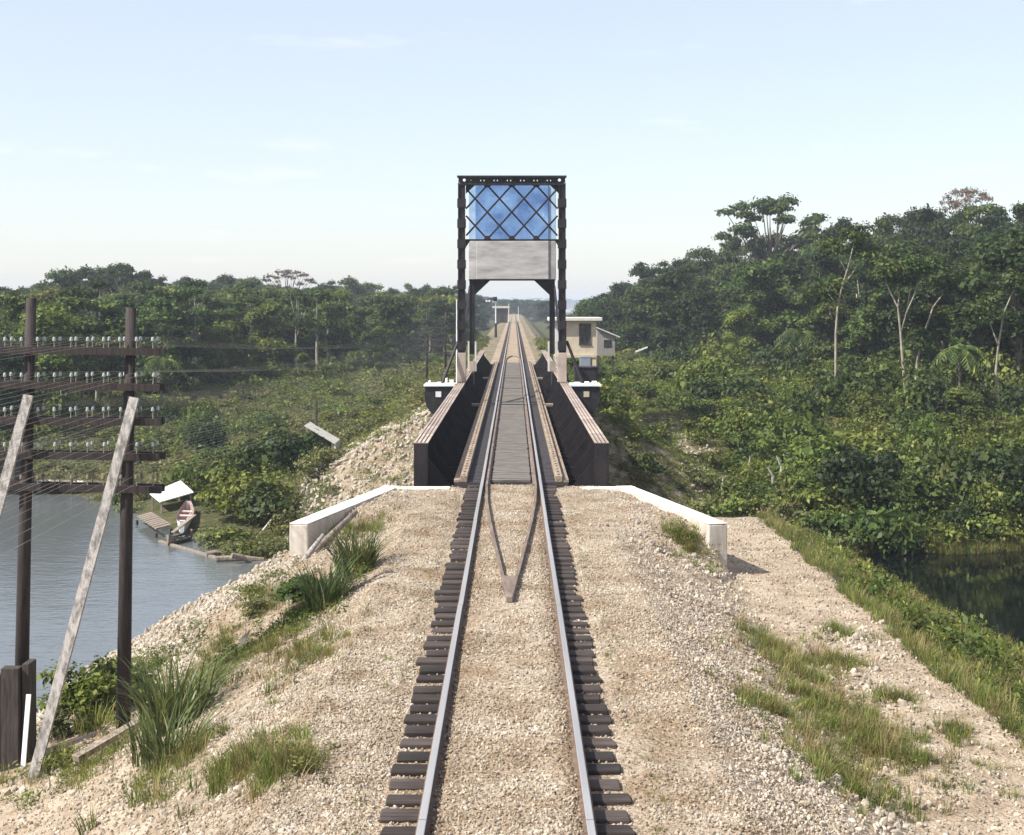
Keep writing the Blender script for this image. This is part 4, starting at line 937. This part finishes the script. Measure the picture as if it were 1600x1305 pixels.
sky_tree('round_tree', 'bl1', 480, 548, 150, 'small bright bush tree below the left jungle', 1.2)
sky_tree('round_tree', 'rm2', 255, 470, 150, 'tall round tree close behind the right telegraph pole top', 1.0)
sky_tree('round_tree', 'tm1', 395, 478, 160, 'tall slim tree above the white roofed boat shelter', 1.1)
sky_tree('round_tree', 'rm0', 535, 470, 175, 'tall leafy tree between the gauge hut post and the bridge', .9)
sky_tree('round_tree', 'bl0', 600, 505, 170, 'pale green tree nearest the distant twin telegraph poles', .9)
sky_tree('round_tree', 'bl1', 1160, 472, 150, 'light green tree standing before the dark right hill', .9)
sky_tree('round_tree', 'bl0', 1515, 600, 84, 'bright light green bush tree at the right edge', 1.3)
# pale trunks in front of the right forest
def bare_tree(label, D, chains, crown=None):
    (bx, by) = chains[0][0]; b = at(bx, by, D); g = tz(b.x, D); root = thing('pale_tree', label, 'tree', (b.x, D, g)); o0 = Vector((b.x, D, g))
    for i, ch in enumerate(chains):
        pts = [at(px, py, D + (0 if i == 0 else random.uniform(-.5, .8))) for px, py in ch]
        if i == 0: pts = [Vector((pts[0].x, D, min(g, pts[0].z) - .4))] + pts
        r0 = .12 if i == 0 else .065; n = len(pts)
        ob = MB().tube(pts, [r0 * (1 - .7 * j / (n - 1)) for j in range(n)], 7, jit=.15).build('trunk' if i == 0 else 'limb', 'pale_bark', root, smooth=True); ob.location = -o0
        e = pts[-1]
        for q in range(2):
            V, F, T = lobes_to_leaves([((0, 0, 0), random.uniform(.7, 1.2)), ((random.uniform(-.9, .9), 0, .5), .8)], 330, .2, int(px + q * 7))
            me = np_mesh('foliage', V, F, T); me.materials.append(M['leaf_mid']); fo_ = link('foliage', me, root); fo_.location = e - o0 + Vector((random.uniform(-.4, .4), random.uniform(-.3, .3), random.uniform(-.1, .5)))
    return root
bare_tree('pale forked trunk, leftmost bare tree before the right hill', 108, [[(1306, 570), (1306, 520), (1309, 480), (1315, 450), (1326, 415), (1334, 380)], [(1300, 500), (1292, 468)], [(1318, 445), (1330, 430), (1345, 405)], [(1309, 478), (1297, 462), (1290, 455)], [(1322, 425), (1308, 398)]])
bare_tree('tall white barked tree forking wide before the right hill', 100, [[(1414, 605), (1410, 560), (1407, 520), (1403, 480), (1390, 455), (1380, 432)], [(1408, 520), (1416, 490), (1421, 460), (1425, 432)], [(1416, 490), (1428, 462), (1436, 430)], [(1403, 480), (1406, 450)]])
bare_tree('leaning pale trunk just right of the white forking tree', 102, [[(1430, 600), (1434, 560), (1446, 515), (1458, 480), (1482, 448)], [(1446, 515), (1440, 545)]])
bare_tree('slender pale trunk near the right edge of the forest', 96, [[(1558, 625), (1556, 580), (1560, 540), (1568, 490), (1585, 450)], [(1560, 540), (1545, 500)]])
for (px, a, b, D, lab) in ((455, 560, 470, 200, 'bare grey trunk standing in the left jungle'), (306, 620, 540, 150, 'thin pale trunk behind the right telegraph pole'), (130, 690, 590, 118, 'slim pale sapling between the two telegraph poles'), (98, 680, 585, 122, 'slim crooked sapling right of the left telegraph pole'), (170, 660, 580, 125, 'slender sapling just left of the right telegraph pole')):
    bare_tree(lab, D, [[(px, a), (px + random.uniform(-4, 4), (a + b) / 2), (px + random.uniform(-8, 8), b)], [(px, (a + b) / 2), (px + 12, b + 12)]])

def palm_parts(seed):
    r = random.Random(seed); Vs, Fs, Ts = [], [], []; tb = MB()
    tb.tube([(0, 0, -.5), (.15, 0, 3), (.1, .1, 6.2)], [.17, .13, .11], 8)
    for i in range(17):
        a = i * 2.4; el = r.uniform(.1, 1.15); L_ = r.uniform(2.6, 3.6); d = Vector((math.cos(a), math.sin(a), 0)); sd2 = Vector((-d.y, d.x, 0)); pts = []
        for k in range(12):
            t = k / 11; pts.append(Vector((.1, .1, 6.2)) + d * (L_ * t * math.cos(el * (1 - .3 * t))) + Vector((0, 0, L_ * (math.sin(el) * t - .95 * t * t))))
        for k in range(1, 12):
            dn = (pts[k] - pts[k - 1]).normalized(); ln = .75 * math.sin(math.pi * (.12 + .82 * k / 11)) + .1
            for q in (-1, 1):
                b = pts[k]; tip = b + (sd2 * q * .8 + dn * .55 + Vector((0, 0, -.45))) * ln; o_ = len(Vs)
                Vs += [b - dn * .13, b + dn * .13, tip + dn * .04, tip - dn * .04]; Fs.append([o_, o_ + 1, o_ + 2, o_ + 3]); Ts.append(r.random())
        tb.tube(pts, [.014] * 11 + [.006], 4)
    return np_mesh('crown', np.array([tuple(v) for v in Vs]), np.array(Fs), Ts), tb.mesh('trunk')
c_, t_ = palm_parts(5); c_.materials.append(M['leaf_mid']); t_.materials.append(M['bark']); TREES['palm'] = (c_, t_)
for px, D, h_, lab in ((1500, 95, 6.5, 'feathery palm beside the slender pale trunk at the right'), (1250, 120, 7, 'feathery palm at the forest foot under the big umbrella tree'), (255, 118, 7, 'feathery palm just right of the near telegraph poles')):
    x = (px - VX) * D / FPX; plant_tree('palm_tree', 'palm', x, D, h_, lab)
EDGE_RX = [8, 14.8, 24.8, 27, 31.5, 45]; EDGE_RY = [230, 180, 150, 112, 96, 86]
def gen_r():
    while True:
        x, y = random.uniform(9, 75), random.uniform(84, 235)
        if y > np.interp(x, EDGE_RX, EDGE_RY) and VX + x * FPX / y < 1680: return x, y
def gen_l():
    while True:
        x, y = random.uniform(-95, -8), random.uniform(98, 250)
        px = VX + x * FPX / y
        if -90 < px < 712 and y > np.interp(px, [-90, 0, 150, 300, 460, 600, 712], [98, 104, 116, 134, 156, 185, 215]): return x, y
forest(175, gen_r, ['rd0', 'rd1', 'rd2', 'bd0', 'bd1', 'bd2', 'bd0', 'bm0', 'td0', 'rm0', 'bm1', 'bm2'], 7, 12, 2.6, 'r', 'trees on the right hillside', 'forest_tree')
forest(165, gen_l, ['bl1', 'bl0', 'bl1', 'bm0', 'rd0', 'rm0', 'rm1', 'rm2', 'bd0', 'bm0', 'bm1', 'bm2', 'td0', 'tm0', 'tm1', 'bl0'], 6, 11.5, 3.0, 'l', 'trees in the left jungle', 'forest_tree')

# far wood: one mass
tv = [piece(f'far_tree_{i}', TREES[k][0].copy(), 'leaf_mid') for i, k in enumerate(('bd0', 'bm1', 'rd1', 'bm2'))]
for v in tv: v.data.materials.clear(); v.data.materials.append(M['leaf_dark'])
P = []; S = []
def far_add(n, fx, fy, hlo, hhi):
    k = 0
    while k < n:
        x, y = fx(), fy(); px = VX + x * FPX / y
        if abs(x) < 7 + (y > 640) * -20: continue
        z = tz(x, y); cap = float(skyz(x, y)) - z
        if 858 < px < 958 and y < 1340: cap = min(cap, CAM_H + (VY - 489) * y / FPX - z)
        if cap < 1.2: continue
        h = min(random.uniform(hlo, hhi), cap) / 10; P.append((x, y, z - .3)); S.append((h * random.uniform(1, 1.7), h * random.uniform(1, 1.7), h)); k += 1
far_add(420, lambda: random.uniform(-150, -9), lambda: random.uniform(250, 640), 7, 12)
far_add(330, lambda: random.uniform(9, 130), lambda: random.uniform(240, 640), 5, 12)
far_add(700, lambda: random.uniform(-260, 330), lambda: random.uniform(640, 1050), 9, 15)
for i in range(500):
    x, y = random.uniform(-1200, 1500), random.uniform(3320, 3700); P.append((x, y, tz(x, y) - 1)); S.append((4.0, 4.0, random.uniform(1.0, 1.5)))
n = len(P); rot = np.zeros((n, 3)); rot[:, 2] = rng.random(n) * 6.28
scatter('distant_wood', P, rot, S, rng.integers(0, 4, n), tv, 'distant hazy wood closing the view beyond the bridge', 'wood')

# ------------------------------------------------------------------ undergrowth (stuff) and single bushes
def clump(name, seed, m, rad=1.0, n=5, per=260, size=.17, flat=.8, asp=.6):
    r = random.Random(seed)
    lb = [((r.uniform(-.6, .6) * rad, r.uniform(-.6, .6) * rad, r.uniform(.15, .75) * rad), r.uniform(.4, .7) * rad) for _ in range(n)]
    V, F, T = lobes_to_leaves(lb, per, size, seed, flat, asp=asp); return piece(name, np_mesh(name, V, F, T), m)
bushes = [clump('clump_a', 1, 'leaf_mid'), clump('clump_b', 2, 'leaf_dark'), clump('clump_c', 3, 'leaf_mid', size=.17, per=330), clump('clump_d', 4, 'leaf_light', size=.15, per=330), clump('clump_e', 5, 'leaf_weed', n=7, per=200, size=.14), clump('clump_f', 6, 'leaf_light', size=.13, per=330)]
def field(name, n, gen, smin, smax, weights, variants, label, cat, tall=(.7, 1.2), sink=.1):
    X = np.array([gen() for _ in range(n)]); Z = terrain(X[:, 0], X[:, 1]); k = Z > WATER - .15
    X, Z = X[k], Z[k]; n = len(X); s = rng.uniform(smin, smax, n) * (1 + .25 * wob(X[:, 0], X[:, 1], .6, 9))
    rot = np.stack([rng.normal(0, .12, n), rng.normal(0, .12, n), rng.random(n) * 6.28], 1)
    # patches of one kind rather than salt and pepper
    wts = np.array(weights, float); cum = np.cumsum(wts) / wts.sum(); u = np.clip((wob(X[:, 0], X[:, 1], .45, 4) * .38 + .5) * .6 + rng.random(n) * .4, 0, .999)
    idx = np.searchsorted(cum, u)
    return scatter(name, np.stack([X[:, 0], X[:, 1], Z - sink], 1), rot, np.stack([s, s, s * rng.uniform(*tall, n)], 1), idx, variants, label, cat)
def g_rb():
    while True:
        x, y = random.uniform(3.2, 62), 60 + 130 * random.random() ** 1.5; px = VX + x * FPX / y
        if px > 1680: continue
        sh_y = np.interp(x, SH_X, SH_Y)
        if y < sh_y + .1: continue
        if x < 11 and y < 108 and random.random() < .9: continue
        return x, y
def cp(lst, nm): return [bpy.data.objects.new(nm + o.name, o.data) for o in lst]
field('undergrowth', 5000, g_rb, .45, 1.1, (2, 1.2, 3, 3.4, 2.6, 3), cp(bushes, 'r_'), 'tangled green undergrowth covering the right river bank and slope', 'undergrowth')
CLEAR = [(-17.5, 77, 2.9), (-16.8, 74, 2.6), (-15.5, 72, 2.6), (-18, 73, 3), (-11.3, 87.6, 2.4), (-10.9, 84.4, 2.0), (-11.6, 69.6, 1.6)]
def g_rt():
    while True:
        x, y = g_rb()
        if x > 12.5 and y > 66 and VX + x * FPX / y > 1040: return x, y
shrubs = [clump('shrub_a', 31, 'leaf_mid', 1.6, 11, 260, .19), clump('shrub_b', 32, 'leaf_light', 1.5, 10, 260, .18), clump('shrub_c', 33, 'leaf_dark', 1.7, 11, 280, .18), clump('shrub_d', 34, 'leaf_light', 1.4, 8, 190, .27, asp=.8)]
field('shrub_thicket', 400, g_rt, .5, 1.45, (3, 2.4, 2.6, 1.4), cp(shrubs, 'r_'), 'taller leafy shrubs rising from the right slope undergrowth', 'shrubs', (.8, 1.5), .2)
def g_lb():
    while True:
        x, y = random.uniform(-62, -3.4), 61 + 150 * random.random() ** 1.4; px = VX + x * FPX / y
        if px < -60: continue
        if y < np.interp(x, SH_X, SH_Y) + .2: continue
        if x > -10 and y < 92 and random.random() < .95: continue
        if any((x - a) ** 2 + (y - b) ** 2 < r * r for a, b, r in CLEAR): continue
        return x, y
field('scrub', 4600, g_lb, .4, 1.0, (1.4, .3, 1.2, 2.6, 7, 3.4), cp(bushes, 'l_'), 'low weedy scrub on the left far bank', 'scrub', (.6, 1.0))
def g_lt():
    while True:
        x, y = g_lb(); px = VX + x * FPX / y
        if x < -9 and y > 78 and (px < 470 or y > 110): return x, y
field('scrub_thicket', 190, g_lt, .4, 1.0, (2, 4, .5, 3), cp(shrubs, 'l_'), 'taller shrubs scattered through the scrub of the left far bank', 'shrubs', (.8, 1.5), .2)
weeds = [clump('weed_a', 11, 'leaf_weed', .5, 4, 260, .10, .7, .4), clump('weed_b', 12, 'leaf_light', .5, 4, 260, .10, .7, .4), clump('weed_c', 13, 'leaf_grey', .5, 4, 160, .10, .7, .35)]
def g_mound():
    while True:
        s = random.choice((-1, 1, 1, 1, 1)); x, y = s * random.uniform(3.1, 12), 59 + 50 * random.random() ** 1.4
        if y > np.interp(x, SH_X, SH_Y): return x, y
field('mound_weeds', 5600, g_mound, .4, 1.05, (5, 2.4, 1.2), cp(weeds, 'm_'), 'dry weeds growing over the rubble mounds beside the far pier', 'weeds', (.5, 1.0), .05)

# single bushes
BUSH = {}
for k, sd_, m, sz in (('g', 301, 'leaf_mid', .13), ('l', 302, 'leaf_light', .13), ('d', 303, 'leaf_dark', .14), ('w', 304, 'leaf_weed', .11)):
    r = random.Random(sd_); lb = [((r.uniform(-.7, .7), r.uniform(-.7, .7), r.uniform(.2, .95)), r.uniform(.35, .6)) for _ in range(11)]
    V, F, T = lobes_to_leaves(lb, 900, sz, sd_, .85, asp=.6); me = np_mesh('foliage', V, F, T); me.materials.append(M[m])
    st = MB()
    for i in range(6): st.tube([(0, 0, -.3), (r.uniform(-.2, .2), r.uniform(-.2, .2), .3), Vector(lb[i][0])], [.04, .03, .012], 5)
    sme = st.mesh('stem'); sme.materials.append(M['bark']); BUSH[k] = (me, sme)
def bush(key, x, y, s, hz, label, group=None):
    o = thing('bush', label, 'bush', (x, y, tz(x, y) - .05), group, random.uniform(0, 6.28)); o.scale = (s, s, s * hz)
    a, b = BUSH[key]; link('foliage', a, o); link('stem', b, o); return o
for key, px, py, D, s, hz, lab in (
    ('l', 385, 800, 73, 1.9, 1.0, 'big bright bush leaning over the left shore behind the leaning pole'),
    ('g', 440, 790, 71, 1.7, 1.1, 'dense green bush just right of the leaning pole'),
    ('g', 352, 790, 75, 1.1, .9, 'rounded bush right of the drawn up rowing boat'),
    ('g', 395, 745, 80, 1.9, 1.2, 'broad green bush on the left bank below the gauge hut'),
    ('d', 450, 730, 82, 1.6, 1.2, 'dark green bush left of the gauge hut'),
    ('w', 505, 745, 74, 1.1, .9, 'weedy bush between the gauge hut and the rubble slope'),
    ('g', 1265, 800, 62, 1.3, 1.2, 'low bush at the far left corner of the dark pool'),
    ('d', 1330, 815, 70, 1.8, 1.2, 'dark bush overhanging the pool left end'),
    ('g', 1400, 790, 71, 1.8, 1.2, 'rounded green bush on the far edge of the pool'),
    ('l', 1470, 780, 72, 1.8, 1.1, 'yellowish bush on the far edge of the pool'),
    ('d', 1545, 800, 72, 1.9, 1.1, 'dark bush at the pool edge near the right border'),
    ('g', 1600, 780, 73, 1.9, 1.2, 'green bush at the right border above the pool'),
    ('l', 1230, 700, 78, 1.7, 1.0, 'light green bush in the middle of the right slope'),
    ('l', 1360, 690, 80, 1.9, 1.0, 'bright bush on the right slope below the white forking tree'),
    ('g', 1180, 770, 70, 1.4, 1.0, 'bush right behind the end of the dirt path')):
    x = (px - VX) * D / FPX; bush(key, x, D, s, hz, lab)
for px in (1290, 1345, 1395, 1440, 1490, 1535, 1580, 1625):
    D = 69 + random.uniform(0, 1.5); bush(random.choice('dgl'), (px - VX) * D / FPX, D, random.uniform(1.1, 1.6), random.uniform(.8, 1.1), 'leafy bush in the row hanging over the far edge of the dark pool', 'bushes over the pool edge')
for (px, py, D, h_) in ((1218, 712, 74, .9), (1205, 722, 73, .6), (1130, 745, 71, .5), (1172, 695, 76, .4)):
    p = at(px, py, D); g = tz(p.x, D)
    solid('bare_stump', 'bleached stump sticking up from the right slope undergrowth', 'stump', MB().tube([(p.x, D, g - .3), (p.x + random.uniform(-.15, .15), D, g + h_ * .6 + .5), (p.x + random.uniform(-.2, .2), D, g + h_ + .7)], [.10, .08, .03], 6, jit=.3), 'brace', 'bleached stumps on the right slope')

# ------------------------------------------------------------------ near bank: gravel, stones, grass
stones = [piece(f'stone_{i}', stone_mesh(f'stone_{i}', 500 + i), 'stone') for i in range(8)]
def stone_field(name, n, gen, lo, hi, variants, label, cat, sink=.2):
    X = np.array([gen() for _ in range(n)]); Z = terrain(X[:, 0], X[:, 1]); s = lo + (hi - lo) * rng.random(n) ** 2.2
    rot = rng.random((n, 3)) * 6.28
    sc = np.stack([s, s * rng.uniform(.7, 1, n), s * rng.uniform(.6, 1, n)], 1)
    return scatter(name, np.stack([X[:, 0], X[:, 1], Z + s * (.5 - sink) * .45], 1), rot, sc, rng.integers(0, len(variants), n), variants, label, cat)
def g_bal():
    while True:
        y = 11 + 30 * random.random() ** 1.6; x = random.uniform(-3.6, 3.6)
        if .74 < abs(x) < .86: continue
        if .84 < abs(x) < 1.25 and random.random() < .35: continue
        if random.random() > .62 + .5 * float(wob(x, y, 1.1, 6)): continue
        return x, y
stone_field('ballast', 130000, g_bal, .018, .060, cp(stones, 'b_'), 'pale crushed stone ballast spread around the track', 'ballast')
def g_slope():
    while True:
        y = 12 + 31 * random.random() ** 1.4; x = random.choice((-1, 1)) * random.uniform(2.6, 7.2)
        if -x > wallx(y) and y > 34: continue
        if x < 5.1 and y > 34 and x > wallx(y) - .4: continue
        if x > 4.6 and random.random() < .35: continue
        return x, y
stone_field('slope_stones', 42000, g_slope, .018, .095, cp(stones, 's_'), 'loose stones strewn over the embankment slopes', 'stones')
rocks = [piece(f'rock_{i}', stone_mesh(f'rock_{i}', 600 + i), 'rock') for i in range(6)]
def g_riprap():
    while True:
        y = random.uniform(27.5, 36.5); x = random.uniform(-10.5, -4.6)
        if abs(x) < wallx(y) + .4 and y > 33.8: continue
        if y < 31 and x > -6: continue
        return x, y
stone_field('riprap', 11000, g_riprap, .05, .19, cp(rocks, 'p_'), 'pale broken rock covering the lower left embankment toward the water', 'rocks')
def g_rub():
    while True:
        y = random.uniform(60.5, 86); x = -random.uniform(2.9, 10) if random.random() < .8 else 9.2 + (78 - y) * .12 + random.gauss(0, .8)
        if y < np.interp(x, SH_X, SH_Y): continue
        return x, y
stone_field('rubble', 9500, g_rub, .08, .38, cp(rocks, 'r_'), 'pale rubble spilling down beside the far pier', 'rubble')
def blob_spots(n, spots):
    tot = sum(s[3] for s in spots)
    def gen():
        r = random.random() * tot
        for (x, y, rad, wt) in spots:
            r -= wt
            if r <= 0: break
        a = random.uniform(0, 6.28); q = rad * abs(random.gauss(0, .95)); return x + math.cos(a) * q, y + math.sin(a) * q * 1.6
    return gen
stone_field('stone_patches', 1000, blob_spots(0, [(3.6, 28.5, .9, 2), (4.3, 32.8, .5, 1.2), (6.2, 27, .9, 2), (5.6, 24, .8, 1.4), (4.4, 17.5, 1.2, 1.4), (-6.6, 24.6, .7, 1.5), (-7.6, 23.6, .8, 1.2), (3.0, 33, .6, 1)]), .04, .19, cp(rocks, 'q_'), 'patches of larger broken stones beside the path and poles', 'stones')

def blades(name, seed, m, n, h, rad, wid, curl=.5, segs=3):
    r = np.random.default_rng(seed); V = []; F = []; T = []
    for i in range(n):
        a = r.random() * 6.28; q = rad * math.sqrt(r.random()); b = np.array([math.cos(a) * q, math.sin(a) * q, 0]); hh = h * r.uniform(.5, 1.1)
        d = np.array([math.cos(a + r.normal(0, .7)), math.sin(a + r.normal(0, .7)), 0]); sd_ = np.array([-d[1], d[0], 0]); c = curl * r.uniform(.3, 1.3); o = len(V); t_ = r.random()
        for k in range(segs + 1):
            t = k / segs; p = b + d * hh * c * t * t + np.array([0, 0, hh * (t - .35 * c * t * t)]); w_ = wid * (1 - t ** 1.5) + .0015
            V += [p - sd_ * w_ / 2, p + sd_ * w_ / 2]
        for k in range(segs): F.append([o + 2 * k, o + 2 * k + 1, o + 2 * k + 3, o + 2 * k + 2]); T.append(t_)
    return piece(name, np_mesh(name, np.array(V), np.array(F), T), m)
gr = [blades('tuft_e', 5, 'blade_dry', 16, .24, .12, .006, .9), clump('tuft_f', 24, 'leaf_weed', .16, 3, 1500, .035, .8, .4), blades('tuft_a', 1, 'blade', 34, .28, .10, .010), blades('tuft_b', 2, 'blade', 30, .20, .10, .008), blades('tuft_c', 3, 'blade', 44, .20, .16, .008), blades('tuft_d', 4, 'blade_dry', 24, .34, .10, .007)]
def tuft_field(name, n, gen, smin, smax, variants, label, cat='grass'):
    X = np.array([gen() for _ in range(n)]); Z = terrain(X[:, 0], X[:, 1]); k = Z > WATER - .05; X, Z = X[k], Z[k]; n = len(X); s = rng.uniform(smin, smax, n)
    rot = np.stack([rng.normal(0, .12, n), rng.normal(0, .12, n), rng.random(n) * 6.28], 1)
    return scatter(name, np.stack([X[:, 0], X[:, 1], Z - .02], 1), rot, np.stack([s, s, s * rng.uniform(.7, 1.2, n)], 1), rng.integers(0, len(variants), n), variants, label, cat)
def g_pb():
    x = random.uniform(10, 36); return x, float(np.interp(x, SH_X, SH_Y)) + random.uniform(-1.2, 3.2)
tuft_field('pool_reeds', 2600, g_pb, 1.2, 2.8, cp(gr, 'w_'), 'tufts of grass and reeds along the far edge of the dark pool')
def g_rs():
    while True:
        y = 13 + 50 * random.random() ** 1.3; x = 7.0 + 9.5 * random.random() ** 1.2
        if y > 46 and random.random() < .7: continue
        if random.random() > .55 + .7 * float(wob(x, y, .9, 12)): continue
        return x, y
tuft_field('bank_grass', 11000, g_rs, .6, 1.5, cp(gr, 'g_'), 'rough grass on the bank falling from the path to the dark pool')
def px_spot(px, py, rad, wt, right=True):
    # walk the ray down to the ground
    for D in np.arange(12, 60, .1):
        p = at(px, py, D)
        if p.z <= tz(p.x, D): return (p.x, D, rad, wt)
    return (p.x, 30, rad, wt)
tuft_field('path_grass', 1700, blob_spots(0, [px_spot(*s) for s in ((1210, 1020, .45, 2.5), (1240, 1050, .5, 2.5), (1300, 1035, .35, 1.2), (1290, 1110, .6, 3), (1330, 1150, .6, 3), (1380, 1170, .6, 2.4), (1200, 1110, .35, 1.2), (1400, 1095, .2, .4), (1290, 1200, .5, 1.4), (1490, 1145, .25, .4), (1440, 1200, .6, .4), (1340, 1240, .6, .8), (1080, 860, .4, .8), (1060, 840, .4, .8), (1310, 990, .4, .5))]), .45, 1.15, cp(gr, 'p_'), 'patches of wiry grass on the dirt path right of the track')
tuft_field('slope_grass', 1150, blob_spots(0, [px_spot(*s) for s in ((570, 830, .5, 1.2), (430, 1010, .6, 1), (470, 1020, .5, 1), (500, 1030, .5, .7), (400, 1200, .3, 1.6), (440, 1205, .25, 1.2), (360, 1200, .25, 1.0), (350, 1010, .6, 1.2), (340, 1060, .6, 1.3), (300, 1180, .5, 1.2), (160, 1190, .6, 1.4), (90, 1190, .5, 1), (430, 940, .5, 1), (460, 1190, .3, .8), (250, 1240, .5, .5))]), .45, 1.2, cp(gr, 's_'), 'sparse grass and weeds on the left embankment slope')
def g_edge(): return random.choice((-1, 1)) * random.gauss(1.42, .10), 11 + 28 * random.random()
tuft_field('track_weeds', 420, g_edge, .15, .4, cp(gr, 't_'), 'tiny weeds along the ends of the sleepers', 'weeds')
wd2 = [clump('low_a', 21, 'leaf_weed', .3, 4, 700, .06, .7, .4), clump('low_b', 22, 'leaf_light', .3, 4, 700, .06, .7, .4), clump('low_c', 23, 'leaf_mid', .35, 4, 700, .07, .8, .5)]
def g_wb():
    while True:
        y = 14 + 46 * random.random() ** 1.2; x = 7.6 + 9 * random.random()
        return x, y
field('bank_weeds', 1700, g_wb, .5, 1.6, (2, 3, 3), cp(wd2, 'k_'), 'leafy weeds among the grass beside the dark pool', 'weeds', (.7, 1.3), .03)
field('slope_weeds', 420, blob_spots(0, [px_spot(*s) for s in ((440, 990, .8, 1), (350, 1040, .8, 1.2), (480, 960, .5, .8), (250, 1040, .6, 1), (200, 1040, .5, .6), (400, 930, .6, .8), (100, 1200, .7, .6), (1080, 850, .5, .5))]), .4, 1.0, (2, 2, 1), cp(wd2, 'j_'), 'low leafy weeds among the stones of the left slope', 'weeds', (.6, 1.0), .03)

# foreground plants, each a thing
def blade_plant(name, label, px, py, h, n, rad, wid, seed, m='blade_long', curl=.6, cat='plant', extra=None):
    x, y, _, _ = px_spot(px, py, 0, 0); o = thing(name, label, cat, (x, y, tz(x, y) - .03))
    a = blades('leaves', seed, m, n, h, rad, wid, curl, 5); COL.objects.link(a); a.parent = o
    b = blades('dry_leaves', seed + 1, 'blade_dry', n // 4, h * .6, rad * 1.1, wid * .7, curl * 1.5, 4); COL.objects.link(b); b.parent = o
    return o
blade_plant('sword_leaf_plant', 'spiky sword leaved clump on the slope right of the left wing wall', 556, 900, 1.15, 230, .36, .038, 41, curl=.6)
blade_plant('sword_leaf_plant', 'smaller spiky clump half behind the round bush near the left wing wall', 508, 950, 1.05, 190, .36, .034, 43, curl=.6)
blade_plant('tall_grass_clump', 'large clump of long arching grass by the right telegraph pole', 272, 1135, 1.35, 260, .50, .035, 45, curl=.65)
blade_plant('tall_grass_clump', 'dark lower clump of arching grass at the lower left corner', 262, 1190, 1.0, 170, .45, .03, 47, curl=.7)
blade_plant('tall_grass_clump', 'short clump of grass between the brace and the right telegraph pole', 150, 1140, .7, 90, .4, .02, 49, 'blade', .6)
def near_bush(key, px, py, s, hz, label):
    x, y, _, _ = px_spot(px, py, 0, 0); return bush(key, x, y, s, hz, label)
near_bush('g', 478, 938, .55, .9, 'round bright green bush on the slope below the left wing wall')
near_bush('g', 460, 925, .40, .9, 'small bush left of the round bright bush by the wing wall')
near_bush('l', 140, 1125, .80, 1.0, 'leafy green bush behind the raking brace between the poles')
near_bush('g', 178, 1100, .70, 1.25, 'taller leafy bush directly left of the right telegraph pole')
near_bush('w', 105, 1150, .5, .9, 'low yellowing bush at the foot of the raking brace')
near_bush('w', 395, 960, .4, .7, 'dry weedy bush on the rocky edge above the water')
x, y, _, _ = px_spot(372, 1030, 0, 0); o = thing('withered_plant', 'dark withered broad leaved plant on the left slope', 'plant', (x, y, tz(x, y)))
for i in range(6):
    a = i * 1.05; d = Vector((math.cos(a), math.sin(a), 0)); s_ = Vector((-d.y, d.x, 0)); hh = .45 if i == 1 else .16
    q = [Vector((0, 0, .02)), d * .12 + s_ * .07 + Vector((0, 0, hh * .7)), d * .34 + Vector((0, 0, hh)), d * .12 - s_ * .07 + Vector((0, 0, hh * .7))]
    MB().add(q + [v - Vector((0, 0, .006)) for v in q], [(0, 1, 2), (0, 2, 3), (6, 5, 4), (7, 6, 4), (0, 4, 5, 1), (1, 5, 6, 2), (2, 6, 7, 3), (3, 7, 4, 0)]).build('leaf', 'dark_wood' if i != 1 else 'shed', o)

# ------------------------------------------------------------------ haze: even pale air round everything
hz = MB().box(-5200, 5200, -60, 9200, -12, 24)
m = bpy.data.materials.new('pale_haze'); m.use_nodes = True; t = m.node_tree
for nd in list(t.nodes):
    if nd.type != 'OUTPUT_MATERIAL': t.nodes.remove(nd)
pv = t.nodes.new('ShaderNodeVolumePrincipled'); pv.inputs['Color'].default_value = (.82, .90, 1.0, 1); pv.inputs['Density'].default_value = .00034; pv.inputs['Anisotropy'].default_value = .1
t.links.new(pv.outputs[0], t.nodes['Material Output'].inputs['Volume'])
ho = hz.build('haze', m); ho['kind'] = 'stuff'; ho['label'] = 'pale haze hanging over the whole river valley'; ho['category'] = 'haze'
